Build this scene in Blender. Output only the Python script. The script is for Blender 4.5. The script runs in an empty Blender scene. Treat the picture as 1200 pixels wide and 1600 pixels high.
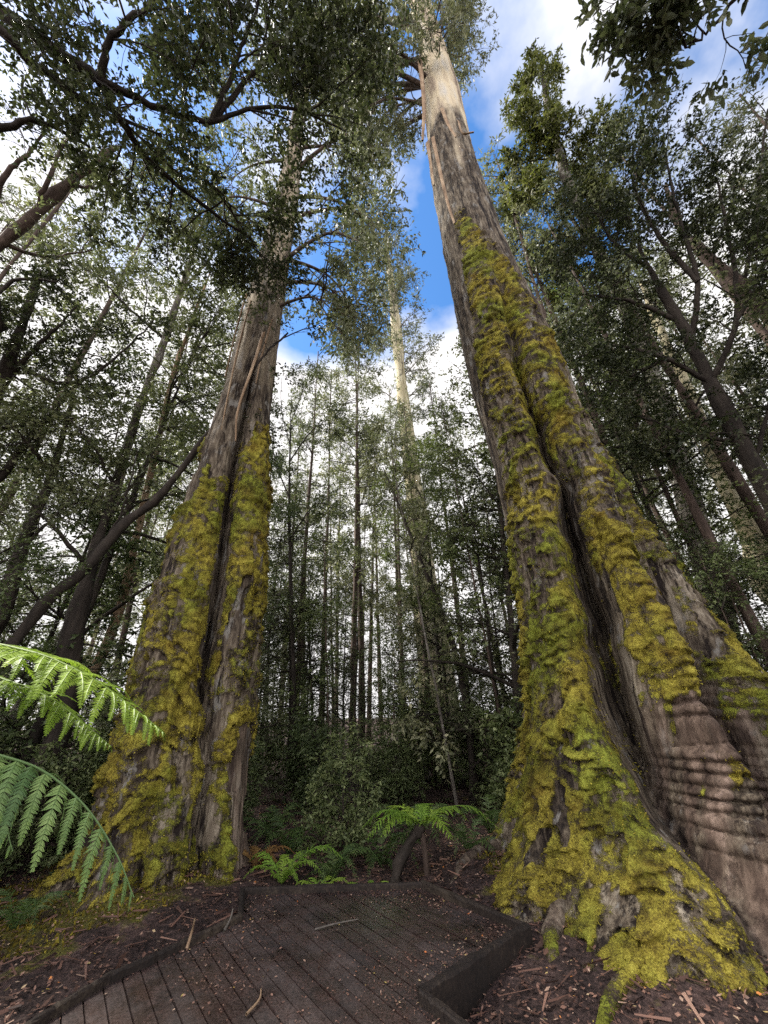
import bpy, bmesh, math, random
import numpy as np
from mathutils import Matrix, Vector

SC = bpy.context.scene
COL = SC.collection
PI = math.pi
rad = math.radians

# ------------------------------------------------------------------ camera
CAM = np.array([0.0, 0.0, 1.55])
PITCH, ROLL, FPX = rad(27.8), rad(1.8), 600.0
F_ = np.array([0, math.cos(PITCH), math.sin(PITCH)])
R0 = np.array([1.0, 0, 0]); U0 = np.array([0, -math.sin(PITCH), math.cos(PITCH)])
R_ = math.cos(ROLL) * R0 - math.sin(ROLL) * U0
U_ = math.sin(ROLL) * R0 + math.cos(ROLL) * U0
cd = bpy.data.cameras.new('camera'); cam = bpy.data.objects.new('camera', cd); COL.objects.link(cam)
cd.sensor_fit = 'VERTICAL'; cd.sensor_height = 36; cd.lens = 36 * FPX / 1600
cd.clip_start = 0.05; cd.clip_end = 2000
cam.matrix_world = Matrix(((R_[0], U_[0], -F_[0], CAM[0]), (R_[1], U_[1], -F_[1], CAM[1]),
                           (R_[2], U_[2], -F_[2], CAM[2]), (0, 0, 0, 1)))
SC.camera = cam


def ray(px, py):
    return F_ + R_ * (px - 600) / FPX + U_ * (800 - py) / FPX


def at_y(px, py, Y):                       # world point on the vertical plane y = Y
    d = ray(px, py); return CAM + d * Y / d[1]


def at_z(px, py, z):
    d = ray(px, py); return CAM + d * (z - CAM[2]) / d[2]


def at_list(Y, lst): return [at_y(x, y, Y) for x, y in lst]


def at_d(px, py, dist):
    d = ray(px, py); return CAM + d / np.linalg.norm(d) * dist


# ------------------------------------------------------------------ noise
def _hash(ix, iy, iz, seed):
    h = (ix.astype(np.int64) * 374761393 + iy.astype(np.int64) * 668265263 + iz.astype(np.int64) * 2147483647 + seed * 1274126177) & 0xffffffff
    h = ((h ^ (h >> 13)) * 1274126177) & 0xffffffff
    h = ((h ^ (h >> 16)) * 2246822519) & 0xffffffff
    return ((h ^ (h >> 15)) & 0xffffff) / 16777215.0


def noise(p, seed=0):
    p = np.asarray(p, float); i = np.floor(p).astype(np.int64); f = p - i
    f = f * f * (3 - 2 * f)
    x, y, z = i[..., 0], i[..., 1], i[..., 2]
    fx, fy, fz = f[..., 0], f[..., 1], f[..., 2]
    r = 0
    for dx in (0, 1):
        wx = fx if dx else 1 - fx
        for dy in (0, 1):
            wy = fy if dy else 1 - fy
            for dz in (0, 1):
                wz = fz if dz else 1 - fz
                r = r + wx * wy * wz * _hash(x + dx, y + dy, z + dz, seed)
    return r * 2 - 1


def fbm(p, octv=4, seed=0, gain=.5):
    a, s, t = 1.0, 0.0, 0.0
    p = np.asarray(p, float)
    for k in range(octv):
        s = s + a * noise(p * 2 ** k, seed + k * 17); t += a; a *= gain
    return s / t


def sstep(a, b, x):
    t = np.clip((x - a) / (b - a), 0, 1); return t * t * (3 - 2 * t)


def norm(v):
    return v / np.maximum(np.linalg.norm(v, axis=-1, keepdims=True), 1e-9)


# ------------------------------------------------------------------ mesh helpers
def new_mesh(name, V, Q, mat, smooth=True, attrs=None, tris=None):
    V = np.asarray(V, np.float32).reshape(-1, 3); Q = np.asarray(Q, np.int32)
    k = Q.shape[1]
    me = bpy.data.meshes.new(name)
    nT = 0 if tris is None else len(tris)
    me.vertices.add(len(V)); me.vertices.foreach_set('co', V.ravel())
    li = Q.ravel(); starts = np.arange(len(Q), dtype=np.int32) * k
    if nT:
        starts = np.concatenate([starts, len(li) + np.arange(nT, dtype=np.int32) * 3]); li = np.concatenate([li, np.asarray(tris, np.int32).ravel()])
    me.loops.add(len(li)); me.loops.foreach_set('vertex_index', li)
    me.polygons.add(len(Q) + nT); me.polygons.foreach_set('loop_start', starts.astype(np.int32))
    me.update(calc_edges=True)
    me.polygons.foreach_set('use_smooth', np.full(len(Q) + nT, bool(smooth)))
    for an, av in (attrs or {}).items():
        av = np.asarray(av, np.float32)
        if av.ndim == 1:
            at = me.attributes.new(an, 'FLOAT', 'POINT'); at.data.foreach_set('value', av)
        else:
            if av.shape[1] == 3: av = np.concatenate([av, np.ones((len(av), 1), np.float32)], 1)
            at = me.attributes.new(an, 'FLOAT_COLOR', 'POINT'); at.data.foreach_set('color', av.ravel())
    me.materials.append(mat); me.validate()
    return me


def link(name, me, parent=None):
    o = bpy.data.objects.new(name, me); COL.objects.link(o)
    if parent is not None: o.parent = parent
    return o


def thing(name, label, cat, loc=(0, 0, 0), group=None):
    o = bpy.data.objects.new(name, None); COL.objects.link(o)
    o.location = tuple(float(c) for c in loc); o['label'] = label; o['category'] = cat
    if group: o['group'] = group
    return o


def tag(o, label, cat, group=None):
    o['label'] = label; o['category'] = cat
    if group: o['group'] = group
    return o


def dup(root, loc, rz, scale, label, group=None, tilt=(0, 0)):
    r = root.copy(); COL.objects.link(r)
    r.location = tuple(float(c) for c in loc); r.rotation_euler = (tilt[0], tilt[1], rz)
    r.scale = (scale if isinstance(scale, tuple) else (scale,) * 3); r['label'] = label
    if group: r['group'] = group
    for ch in root.children:
        c = ch.copy(); COL.objects.link(c); c.parent = r
    return r


class Geo:
    """collects quads with attributes, to become one mesh"""
    def __init__(s): s.V = []; s.Q = []; s.T = []; s.n = 0

    def add(s, V, Q, tint=None):
        V = np.asarray(V, float).reshape(-1, 3)
        s.V.append(V); s.Q.append(np.asarray(Q) + s.n); s.n += len(V)
        s.T.append(np.full(len(V), .5) if tint is None else np.broadcast_to(np.asarray(tint, float), (len(V),)))

    def mesh(s, name, mat, smooth=True, loc=(0, 0, 0)):
        V = np.concatenate(s.V) - np.asarray(loc, float)
        return new_mesh(name, V, np.concatenate(s.Q), mat, smooth, {'tint': np.concatenate(s.T)})


def tubes(P, R, sides=6, cap=False):
    """P (N,K,3), R (N,K) -> verts, quads"""
    P = np.asarray(P, float); R = np.asarray(R, float)
    if P.ndim == 2: P = P[None]; R = R[None]
    N, K, _ = P.shape
    T = norm(np.gradient(P, axis=1))
    ref = np.where(np.abs(T.mean(1))[:, 2:3] > .9, np.array([[1.0, 0.0, 0]]), np.array([[0, 0, 1.0]]))
    A = norm(np.cross(T, ref[:, None, :])); B = np.cross(T, A)
    th = np.arange(sides) * 2 * PI / sides
    V = P[:, :, None, :] + R[:, :, None, None] * (np.cos(th)[None, None, :, None] * A[:, :, None, :] + np.sin(th)[None, None, :, None] * B[:, :, None, :])
    idx = np.arange(N * K * sides).reshape(N, K, sides)
    a = idx[:, :-1, :]; b = np.roll(idx, -1, 2)[:, :-1, :]; c = np.roll(idx, -1, 2)[:, 1:, :]; d = idx[:, 1:, :]
    Q = np.stack([a, b, c, d], -1).reshape(-1, 4)
    return V.reshape(-1, 3), Q


def spline(pts, n):
    """Catmull-Rom through pts, n samples"""
    p = np.asarray(pts, float)
    if len(p) == 2:
        t = np.linspace(0, 1, n)[:, None]; return p[0] * (1 - t) + p[1] * t
    e = np.concatenate([[2 * p[0] - p[1]], p, [2 * p[-1] - p[-2]]])
    u = np.linspace(0, len(p) - 1 - 1e-6, n); i = u.astype(int); t = (u - i)[:, None]
    a, b, c, d = e[i], e[i + 1], e[i + 2], e[i + 3]
    return .5 * (2 * b + (c - a) * t + (2 * a - 5 * b + 4 * c - d) * t ** 2 + (3 * b - a - 3 * c + d) * t ** 3)


def grow(rng, P, n, t0, t1, L, ang, K=5, grav=0.0, up=0.0, wob=.15, flat=0.0, Lt=.5):
    """n children on each polyline of P (N,K0,3); returns (N*n,K,3) and lengths"""
    N, K0, _ = P.shape
    t = rng.uniform(t0, t1, (N, n)); x = t * (K0 - 1); i = np.clip(x.astype(int), 0, K0 - 2); f = (x - i)[..., None]
    ar = np.arange(N)[:, None]
    p0 = P[ar, i] * (1 - f) + P[ar, i + 1] * f
    T = norm(P[ar, i + 1] - P[ar, i])
    r = rng.normal(size=(N, n, 3)); r[..., 2] *= (1 - flat)
    perp = norm(r - (r * T).sum(-1, keepdims=True) * T)
    a = rng.uniform(ang[0], ang[1], (N, n, 1))
    d = norm(T * np.cos(a) + perp * np.sin(a) + np.array([0, 0, up]))
    ln = rng.uniform(L[0], L[1], (N, n)) * (1 - Lt * t)
    p0 = p0.reshape(-1, 3); d = d.reshape(-1, 3); ln = ln.reshape(-1)
    out = [p0]; st = (ln / (K - 1))[:, None]
    for k in range(K - 1):
        d = norm(d + rng.normal(size=d.shape) * wob + np.array([0, 0, -grav]))
        out.append(out[-1] + d * st)
    return np.stack(out, 1), ln


def leaves(rng, P, n, l, w, droop=.2, flat=.5, spread=1.0, t0=.15, fold=False):
    """n leaves on each twig polyline. returns V,Q,tint"""
    N, K, _ = P.shape
    t = rng.uniform(t0, 1, (N, n)); x = t * (K - 1); i = np.clip(x.astype(int), 0, K - 2); f = (x - i)[..., None]
    ar = np.arange(N)[:, None]
    p0 = (P[ar, i] * (1 - f) + P[ar, i + 1] * f).reshape(-1, 3)
    T = norm(P[ar, i + 1] - P[ar, i]).reshape(-1, 3)
    r = rng.normal(size=T.shape); r[:, 2] *= (1 - flat)
    d = norm(T * .6 + norm(r) * spread + np.array([0, 0, -droop]))
    nz = rng.normal(size=T.shape) * (1 - flat * .75) + np.array([0, 0, flat * 1.4])
    s = norm(np.cross(d, nz)); m = len(p0)
    ll = rng.uniform(l * .45, l * 1.4, (m, 1)); ww = ll * w / l * .5
    tint = np.clip(rng.normal(.5, .2, m) + np.repeat(rng.normal(0, .16, N), n), 0, 1)
    up = np.cross(s, d)
    if fold:
        V = np.stack([p0, p0 + d * ll * .3 + s * ww * .9 + up * ll * .06, p0 + d * ll * .66 + s * ww * .8 + up * ll * .05, p0 + d * ll,
                      p0 + d * ll * .66 - s * ww * .8 + up * ll * .05, p0 + d * ll * .3 - s * ww * .9 + up * ll * .06], 1)
        b = np.arange(m)[:, None] * 6
        Q = np.concatenate([b + np.array([[0, 1, 2, 3]]), b + np.array([[0, 3, 4, 5]])])
        return V.reshape(-1, 3), Q, np.repeat(tint, 6)
    V = np.stack([p0, p0 + d * ll * .45 + s * ww, p0 + d * ll, p0 + d * ll * .45 - s * ww], 1)
    Q = np.arange(m * 4).reshape(m, 4)
    return V.reshape(-1, 3), Q, np.repeat(tint, 4)


# ------------------------------------------------------------------ materials
class NT:
    def __init__(s, name):
        s.m = bpy.data.materials.new(name); s.m.use_nodes = True; s.t = s.m.node_tree; s.t.nodes.clear()
        s.out = s.n('ShaderNodeOutputMaterial')

    def n(s, typ, **kw):
        nd = s.t.nodes.new(typ)
        for k, v in kw.items():
            if k.startswith('i_'): nd.inputs[k[2:].replace('_', ' ')].default_value = v
            else: setattr(nd, k, v)
        return nd

    def l(s, a, b): s.t.links.new(a, b)

    def attr(s, name, out='Fac'): return s.n('ShaderNodeAttribute', attribute_name=name).outputs[out]

    def tex(s, scale, detail=6, rough=.6, stretch=(1, 1, 1), kind='Object', dist=0.0):
        c = s.n('ShaderNodeTexCoord'); mp = s.n('ShaderNodeMapping'); mp.inputs['Scale'].default_value = stretch
        s.l(c.outputs[kind], mp.inputs['Vector'])
        t = s.n('ShaderNodeTexNoise'); t.inputs['Scale'].default_value = scale; t.inputs['Detail'].default_value = detail
        t.inputs['Roughness'].default_value = rough; t.inputs['Distortion'].default_value = dist
        s.l(mp.outputs['Vector'], t.inputs['Vector']); return t.outputs['Fac']

    def ramp(s, fac, stops):
        r = s.n('ShaderNodeValToRGB'); e = r.color_ramp.elements
        while len(e) < len(stops): e.new(.5)
        for k, (p, c) in enumerate(stops): e[k].position = p; e[k].color = (*c, 1)
        s.l(fac, r.inputs['Fac']); return r.outputs['Color']

    def mix(s, fac, a, b, mode='MIX'):
        m = s.n('ShaderNodeMix', data_type='RGBA', blend_type=mode)
        for v, k in ((fac, 0), (a, 6), (b, 7)):
            if isinstance(v, (int, float)): m.inputs[k].default_value = v
            elif isinstance(v, tuple): m.inputs[k].default_value = (*v, 1)
            else: s.l(v, m.inputs[k])
        return m.outputs[2]

    def math(s, op, a, b=None, c=None):
        m = s.n('ShaderNodeMath', operation=op)
        for k, v in enumerate((a, b, c)):
            if v is None: continue
            if isinstance(v, (int, float)): m.inputs[k].default_value = v
            else: s.l(v, m.inputs[k])
        return m.outputs[0]

    def mrange(s, v, a, b, c=0.0, d=1.0):
        m = s.n('ShaderNodeMapRange'); s.l(v, m.inputs[0])
        for k, x in enumerate((a, b, c, d)): m.inputs[k + 1].default_value = x
        return m.outputs[0]

    def bump(s, h, strength=.5, dist=.02):
        b = s.n('ShaderNodeBump'); b.inputs['Strength'].default_value = strength; b.inputs['Distance'].default_value = dist
        s.l(h, b.inputs['Height']); return b.outputs['Normal']

    def princ(s, col, rough=.8, nrm=None, spec=.3):
        p = s.n('ShaderNodeBsdfPrincipled')
        for v, k in ((col, 'Base Color'), (rough, 'Roughness'), (spec, 'Specular IOR Level')):
            if isinstance(v, (int, float)): p.inputs[k].default_value = v
            elif isinstance(v, tuple): p.inputs[k].default_value = (*v, 1)
            else: s.l(v, p.inputs[k])
        if nrm is not None: s.l(nrm, p.inputs['Normal'])
        return p.outputs[0]

    def done(s, sh): s.l(sh, s.out.inputs['Surface']); return s.m


def leaf_mat(name, c0, c1, c2, trans=.35, rough=.5, spec=.28, objvar=.25):
    t = NT(name)
    col = t.ramp(t.attr('tint'), [(0.05, c0), (.5, c1), (.97, c2)])
    oi = t.n('ShaderNodeObjectInfo').outputs['Random']
    hs = t.n('ShaderNodeHueSaturation'); t.l(col, hs.inputs['Color'])
    t.l(t.mrange(oi, 0, 1, .485, .512), hs.inputs['Hue']); t.l(t.mrange(oi, 0, 1, 1 + objvar, 1 - objvar), hs.inputs['Value'])
    p = t.princ(hs.outputs['Color'], rough, None, spec)
    tr = t.n('ShaderNodeBsdfTranslucent')
    t.l(t.mix(.5, hs.outputs['Color'], t.mix(1.0, hs.outputs['Color'], (1.0, 1.15, .45), 'MULTIPLY')), tr.inputs['Color'])
    mx = t.n('ShaderNodeMixShader'); mx.inputs[0].default_value = trans
    t.l(p, mx.inputs[1]); t.l(tr.outputs[0], mx.inputs[2])
    return t.done(mx.outputs[0])


M = {}
M['leaf_dark'] = leaf_mat('leaf_dark', (.014, .019, .009), (.036, .045, .021), (.088, .098, .050), .3)
M['leaf_mid'] = leaf_mat('leaf_mid', (.045, .055, .028), (.098, .113, .060), (.19, .20, .115), .35)
M['leaf_grey'] = leaf_mat('leaf_grey', (.058, .066, .036), (.130, .140, .080), (.24, .235, .14), .35)
M['leaf_olive'] = leaf_mat('leaf_olive', (.035, .045, .014), (.085, .100, .028), (.175, .180, .060), .4)
M['leaf_under'] = leaf_mat('leaf_under', (.042, .062, .024), (.092, .120, .047), (.18, .21, .095), .35)
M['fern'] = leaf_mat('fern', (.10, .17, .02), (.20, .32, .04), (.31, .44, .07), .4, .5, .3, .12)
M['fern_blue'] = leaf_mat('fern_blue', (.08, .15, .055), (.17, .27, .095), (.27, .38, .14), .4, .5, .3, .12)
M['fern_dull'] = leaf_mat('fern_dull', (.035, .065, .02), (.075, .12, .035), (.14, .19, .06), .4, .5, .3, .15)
M['fern_brown'] = leaf_mat('fern_brown', (.10, .05, .02), (.20, .11, .04), (.30, .19, .07), .3, .7, .1, .1)


def bark_mat(name, stops, scale=3.0, stretch=(1, 1, .18), bump=.6, patch=None, rough=.85):
    t = NT(name)
    n1 = t.tex(scale * 3, 8, .65, stretch); n2 = t.tex(scale * .6, 4, .55, (1, 1, .5))
    col = t.ramp(t.math('ADD', t.math('MULTIPLY', n1, .6), t.math('MULTIPLY', n2, .4)), stops)
    if patch:
        col = t.mix(t.mrange(t.tex(patch[1], 5, .6, (1, 1, .7)), patch[2], patch[2] + .06), col, patch[0])
    return t.done(t.princ(col, rough, t.bump(n1, bump, .03), .2))


M['bark_dark'] = bark_mat('bark_dark', [(.3, (.010, .008, .007)), (.5, (.028, .022, .018)), (.7, (.065, .052, .042))], patch=((.06, .062, .035), 5, .62))
M['bark_brown'] = bark_mat('bark_brown', [(.3, (.022, .015, .012)), (.5, (.065, .045, .036)), (.7, (.15, .11, .09))])
M['bark_grey'] = bark_mat('bark_grey', [(.3, (.04, .034, .03)), (.5, (.12, .105, .09)), (.7, (.25, .225, .20))], patch=((.34, .33, .29), 4, .60))
M['bark_pale'] = bark_mat('bark_pale', [(.3, (.10, .08, .05)), (.45, (.30, .26, .16)), (.7, (.52, .48, .36))], scale=2, stretch=(1, 1, .06), bump=.3, patch=((.14, .13, .10), 2.5, .62))
M['bark_strip'] = bark_mat('bark_strip', [(.3, (.08, .05, .03)), (.5, (.24, .16, .10)), (.7, (.48, .38, .26))], bump=.3)


def giant_mat():
    t = NT('giant_bark')
    msk = t.n('ShaderNodeAttribute', attribute_name='mask'); sep = t.n('ShaderNodeSeparateColor'); t.l(msk.outputs['Color'], sep.inputs[0])
    moss, pale, bare = sep.outputs[0], sep.outputs[1], sep.outputs[2]
    fine = t.tex(16, 8, .68, (1, 1, .16)); coarse = t.tex(1.6, 5, .6, (1, 1, .35)); mid = t.tex(5, 6, .6, (1, 1, .5))
    bark = t.ramp(t.math('ADD', t.math('MULTIPLY', fine, .55), t.math('MULTIPLY', coarse, .45)),
                  [(.38, (.012, .009, .008)), (.46, (.050, .038, .028)), (.53, (.120, .096, .070)), (.64, (.27, .232, .178))])
    bark = t.mix(t.mrange(mid, .57, .64), bark, (.17, .158, .142))
    crack = t.mrange(t.tex(9, 7, .7, (1, 1, .10)), .40, .47)
    bark = t.mix(crack, (.014, .010, .009), bark)
    cream = t.ramp(t.math('ADD', t.math('MULTIPLY', t.tex(3, 6, .6, (1, 1, .05)), .6), t.math('MULTIPLY', coarse, .4)),
                   [(.36, (.10, .065, .045)), (.43, (.30, .24, .18)), (.52, (.50, .42, .29)), (.66, (.44, .41, .36))])
    pink = t.ramp(t.math('ADD', t.math('MULTIPLY', t.tex(7, 7, .6, (1, 1, .3)), .7), t.math('MULTIPLY', coarse, .3)),
                  [(.38, (.015, .009, .008)), (.47, (.060, .040, .031)), (.54, (.122, .085, .066)), (.64, (.27, .195, .16))])
    col = t.mix(pale, bark, cream); col = t.mix(bare, col, pink)
    grain = t.tex(70, 5, .7); clump = t.tex(9, 6, .62); big = t.tex(1.1, 3, .5)
    mc = t.ramp(t.math('ADD', t.math('MULTIPLY', grain, .5), t.math('MULTIPLY', clump, .5)),
                [(.34, (.018, .013, .005)), (.44, (.100, .077, .015)), (.54, (.265, .220, .032)), (.66, (.44, .385, .07))])
    mc = t.mix(t.mrange(big, .44, .60), mc, t.mix(1.0, mc, (.66, .86, .75), 'MULTIPLY'))
    mc = t.mix(t.mrange(t.tex(2.3, 5, .65), .50, .64), mc, t.mix(1.0, mc, (.62, .52, .55), 'MULTIPLY'))
    thr = t.mrange(t.math('ADD', moss, t.math('MULTIPLY', t.math('SUBTRACT', t.math('ADD', t.math('MULTIPLY', grain, .4), t.math('MULTIPLY', clump, .6)), .5), 1.9)), .40, .62)
    col = t.mix(thr, col, mc)
    hgt = t.math('ADD', t.math('ADD', t.math('MULTIPLY', fine, .7), t.math('MULTIPLY', crack, .25)), t.math('MULTIPLY', t.math('MULTIPLY', grain, thr), .9))
    return t.done(t.princ(col, .9, t.bump(hgt, .85, .04), .15))


M['giant'] = giant_mat()


def moss_tuft_mat():
    t = NT('moss_tuft')
    col = t.ramp(t.attr('tint'), [(.05, (.06, .045, .008)), (.5, (.21, .172, .024)), (.95, (.37, .32, .055))])
    p = t.princ(col, .95, None, .1); tr = t.n('ShaderNodeBsdfTranslucent'); t.l(col, tr.inputs['Color'])
    mx = t.n('ShaderNodeMixShader'); mx.inputs[0].default_value = .25; t.l(p, mx.inputs[1]); t.l(tr.outputs[0], mx.inputs[2])
    return t.done(mx.outputs[0])


M['moss'] = moss_tuft_mat()


def ground_mat():
    t = NT('forest_floor')
    a = t.tex(2.2, 8, .65, kind='Object'); b = t.tex(34, 6, .7); c = t.tex(.55, 3, .5)
    col = t.ramp(t.math('ADD', t.math('MULTIPLY', a, .45), t.math('MULTIPLY', b, .55)),
                 [(.38, (.009, .006, .006)), (.48, (.034, .022, .020)), (.56, (.072, .045, .040)), (.68, (.17, .115, .10))])
    ms = t.attr('moss')
    mc = t.ramp(t.tex(40, 5, .7), [(.35, (.025, .023, .007)), (.5, (.075, .068, .013)), (.68, (.16, .145, .028))])
    f = t.mrange(t.math('ADD', ms, t.math('MULTIPLY', t.math('SUBTRACT', a, .5), 1.6)), .45, .62)
    col = t.mix(f, col, mc)
    return t.done(t.princ(col, .9, t.bump(t.math('ADD', b, a), .8, .04), .2))


M['ground'] = ground_mat()


def wood_mat(name, stops, wet=True, seam=0):
    t = NT(name)
    c = t.n('ShaderNodeTexCoord'); mp = t.n('ShaderNodeMapping'); mp.inputs['Rotation'].default_value = (0, 0, rad(53))
    mp2 = t.n('ShaderNodeMapping'); mp2.inputs['Scale'].default_value = (1.2, 11, 8)
    t.l(c.outputs['Object'], mp.inputs['Vector']); t.l(mp.outputs['Vector'], mp2.inputs['Vector'])
    g = t.n('ShaderNodeTexNoise'); g.inputs['Scale'].default_value = 3; g.inputs['Detail'].default_value = 7; t.l(mp2.outputs['Vector'], g.inputs['Vector'])
    b = t.tex(2.0, 5, .6); d = t.tex(60, 4, .7)
    v = t.math('ADD', t.math('ADD', t.math('MULTIPLY', g.outputs['Fac'], .18), t.math('MULTIPLY', b, .45)), t.math('MULTIPLY', d, .37))
    v = t.math('ADD', v, t.math('MULTIPLY', t.math('SUBTRACT', t.attr('tint'), .5), .06))
    col = t.ramp(v, stops)
    if wet: col = t.mix(t.mrange(t.tex(5.5, 7, .7), .47, .60), col, t.ramp(d, [(.4, (.022, .013, .011)), (.6, (.060, .036, .032))]))
    rough = t.mrange(t.tex(2.6, 5, .6), .42, .62, .55, .20) if wet else .75
    if wet:                                           # standing water near the far edge
        vd = t.n('ShaderNodeVectorMath', operation='DISTANCE'); t.l(c.outputs['Object'], vd.inputs[0]); q = at_z(578, 1428, 0) - np.array([-.6, 2.5, 0]); vd.inputs[1].default_value = tuple(q)
        pud = t.math('MULTIPLY', t.mrange(t.math('ADD', vd.outputs['Value'], t.math('MULTIPLY', t.tex(7, 5, .65), .5)), .78, .50), .97)
        rough = t.math('SUBTRACT', rough, t.math('MULTIPLY', t.math('SUBTRACT', rough, .20), pud))
    sh = t.princ(col, rough, t.bump(t.math('ADD', t.math('MULTIPLY', g.outputs['Fac'], .35), t.math('MULTIPLY', d, .6)), .14, .008), .65 if wet else .2)
    if wet: t.l(pud, sh.node.inputs['Coat Weight']); sh.node.inputs['Coat Roughness'].default_value = .24; sh.node.inputs['Coat IOR'].default_value = 1.45
    return t.done(sh)


M['deck'] = wood_mat('deck_timber', [(.38, (.009, .005, .005)), (.5, (.031, .021, .019)), (.62, (.080, .057, .052))])
M['kerb'] = wood_mat('kerb_timber', [(.36, (.006, .005, .005)), (.5, (.017, .012, .010)), (.64, (.055, .042, .030))], False)


def litter_mat():
    t = NT('dead_leaf')
    col = t.ramp(t.attr('tint'), [(.0, (.03, .016, .012)), (.35, (.10, .05, .036)), (.6, (.20, .11, .08)), (.8, (.33, .23, .17)), (.93, (.36, .28, .05)), (1.0, (.42, .13, .04))])
    return t.done(t.princ(col, .7, None, .3))


M['litter'] = litter_mat()

# ------------------------------------------------------------------ ground
DECK = np.array([(-1.54, 5.16), (.27, 5.17), (1.02, 4.21), (.14, 3.44), (.27, 3.26), (.95, 2.3), (1.15, -1.5), (-2.35, -1.5), (-2.32, 2.5), (-2.09, 3.42), (-1.96, 3.75), (-1.67, 4.13), (-1.36, 4.58)])
RT = np.array([3.35, 5.8]); LT = np.array([-2.85, 6.2])


def in_poly(x, y, poly):
    r = np.zeros(np.shape(x), bool); n = len(poly)
    for i in range(n):
        (x0, y0), (x1, y1) = poly[i], poly[(i + 1) % n]
        r ^= ((y0 > y) != (y1 > y)) & (x < (x1 - x0) * (y - y0) / (y1 - y0 + 1e-12) + x0)
    return r


def poly_dist(x, y, poly):
    d = np.full(np.shape(x), 1e9); n = len(poly)
    for i in range(n):
        a = poly[i]; b = poly[(i + 1) % n]; ab = b - a
        t = np.clip(((x - a[0]) * ab[0] + (y - a[1]) * ab[1]) / (ab @ ab), 0, 1)
        d = np.minimum(d, np.hypot(x - a[0] - t * ab[0], y - a[1] - t * ab[1]))
    return d


def ground_z(x, y):
    x = np.asarray(x, float); y = np.asarray(y, float)
    p = np.stack([x, y, np.zeros_like(x)], -1)
    z = -.22 + .10 * fbm(p * .45, 4, 3) + .05 * fbm(p * 2.3, 4, 5)
    dl = np.hypot(x - LT[0], y - LT[1]); dr = np.hypot(x - RT[0], y - RT[1])
    z += .30 * np.exp(-(dl / 1.7) ** 2) + .22 * np.exp(-(dr / 2.4) ** 2)
    z += .12 * sstep(-1.2, -2.4, x) * sstep(6, 3.5, y)
    z += .15 * sstep(.2, .9, x) * sstep(8, 5, y) + 1.2 * np.exp(-(((x - 7.4) / 1.9) ** 2 + ((y - 7.8) / 1.3) ** 2))        # bank beyond the right tree
    z += .35 * sstep(9, 30, np.hypot(x, y)) * (1 + fbm(p * .08, 2, 9))
    near = poly_dist(x, y, DECK); ins = in_poly(x, y, DECK)
    lim = np.where(ins, -.11, -.05 + .55 * near)
    return np.minimum(z, lim)


def build_ground():
    ax = np.concatenate([np.linspace(-160, -14, 40)[:-1], np.linspace(-14, -6, 60)[:-1], np.linspace(-6, 8, 420)[:-1], np.linspace(8, 16, 60)[:-1], np.linspace(16, 160, 40)])
    ay = np.concatenate([np.linspace(-60, -2, 20)[:-1], np.linspace(-2, 2, 40)[:-1], np.linspace(2, 9, 260)[:-1], np.linspace(9, 24, 100)[:-1], np.linspace(24, 200, 50)])
    X, Y = np.meshgrid(ax, ay, indexing='ij'); Z = ground_z(X, Y)
    fine = (np.abs(X) < 8) & (Y > 1.5) & (Y < 9)
    p = np.stack([X, Y, X * 0], -1)
    Z = Z + np.where(fine & ~in_poly(X, Y, DECK), .022 * fbm(p * 9, 3, 21) + .012 * noise(p * 30, 22), 0) * sstep(0, .15, poly_dist(X, Y, DECK))
    dl = np.hypot(X - LT[0] + .5, Y - LT[1] + .5); dr = np.hypot(X - RT[0] + .3, Y - RT[1] + .3)
    ms = .66 * np.exp(-(dl / 1.8) ** 4) + .56 * np.exp(-(dr / 2.8) ** 4) + .25 * sstep(7, 12, Y) + .30 * fbm(p * 1.6, 3, 4) + .16 * noise(p * 6, 8)
    n0, n1 = X.shape; idx = np.arange(n0 * n1).reshape(n0, n1)
    Q = np.stack([idx[:-1, :-1], idx[1:, :-1], idx[1:, 1:], idx[:-1, 1:]], -1).reshape(-1, 4)
    o = link('ground', new_mesh('ground', np.stack([X, Y, Z], -1), Q, M['ground'], True, {'moss': ms.ravel()}))
    o['kind'] = 'structure'
    return o


build_ground()
RNG = np.random.default_rng(7)


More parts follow.
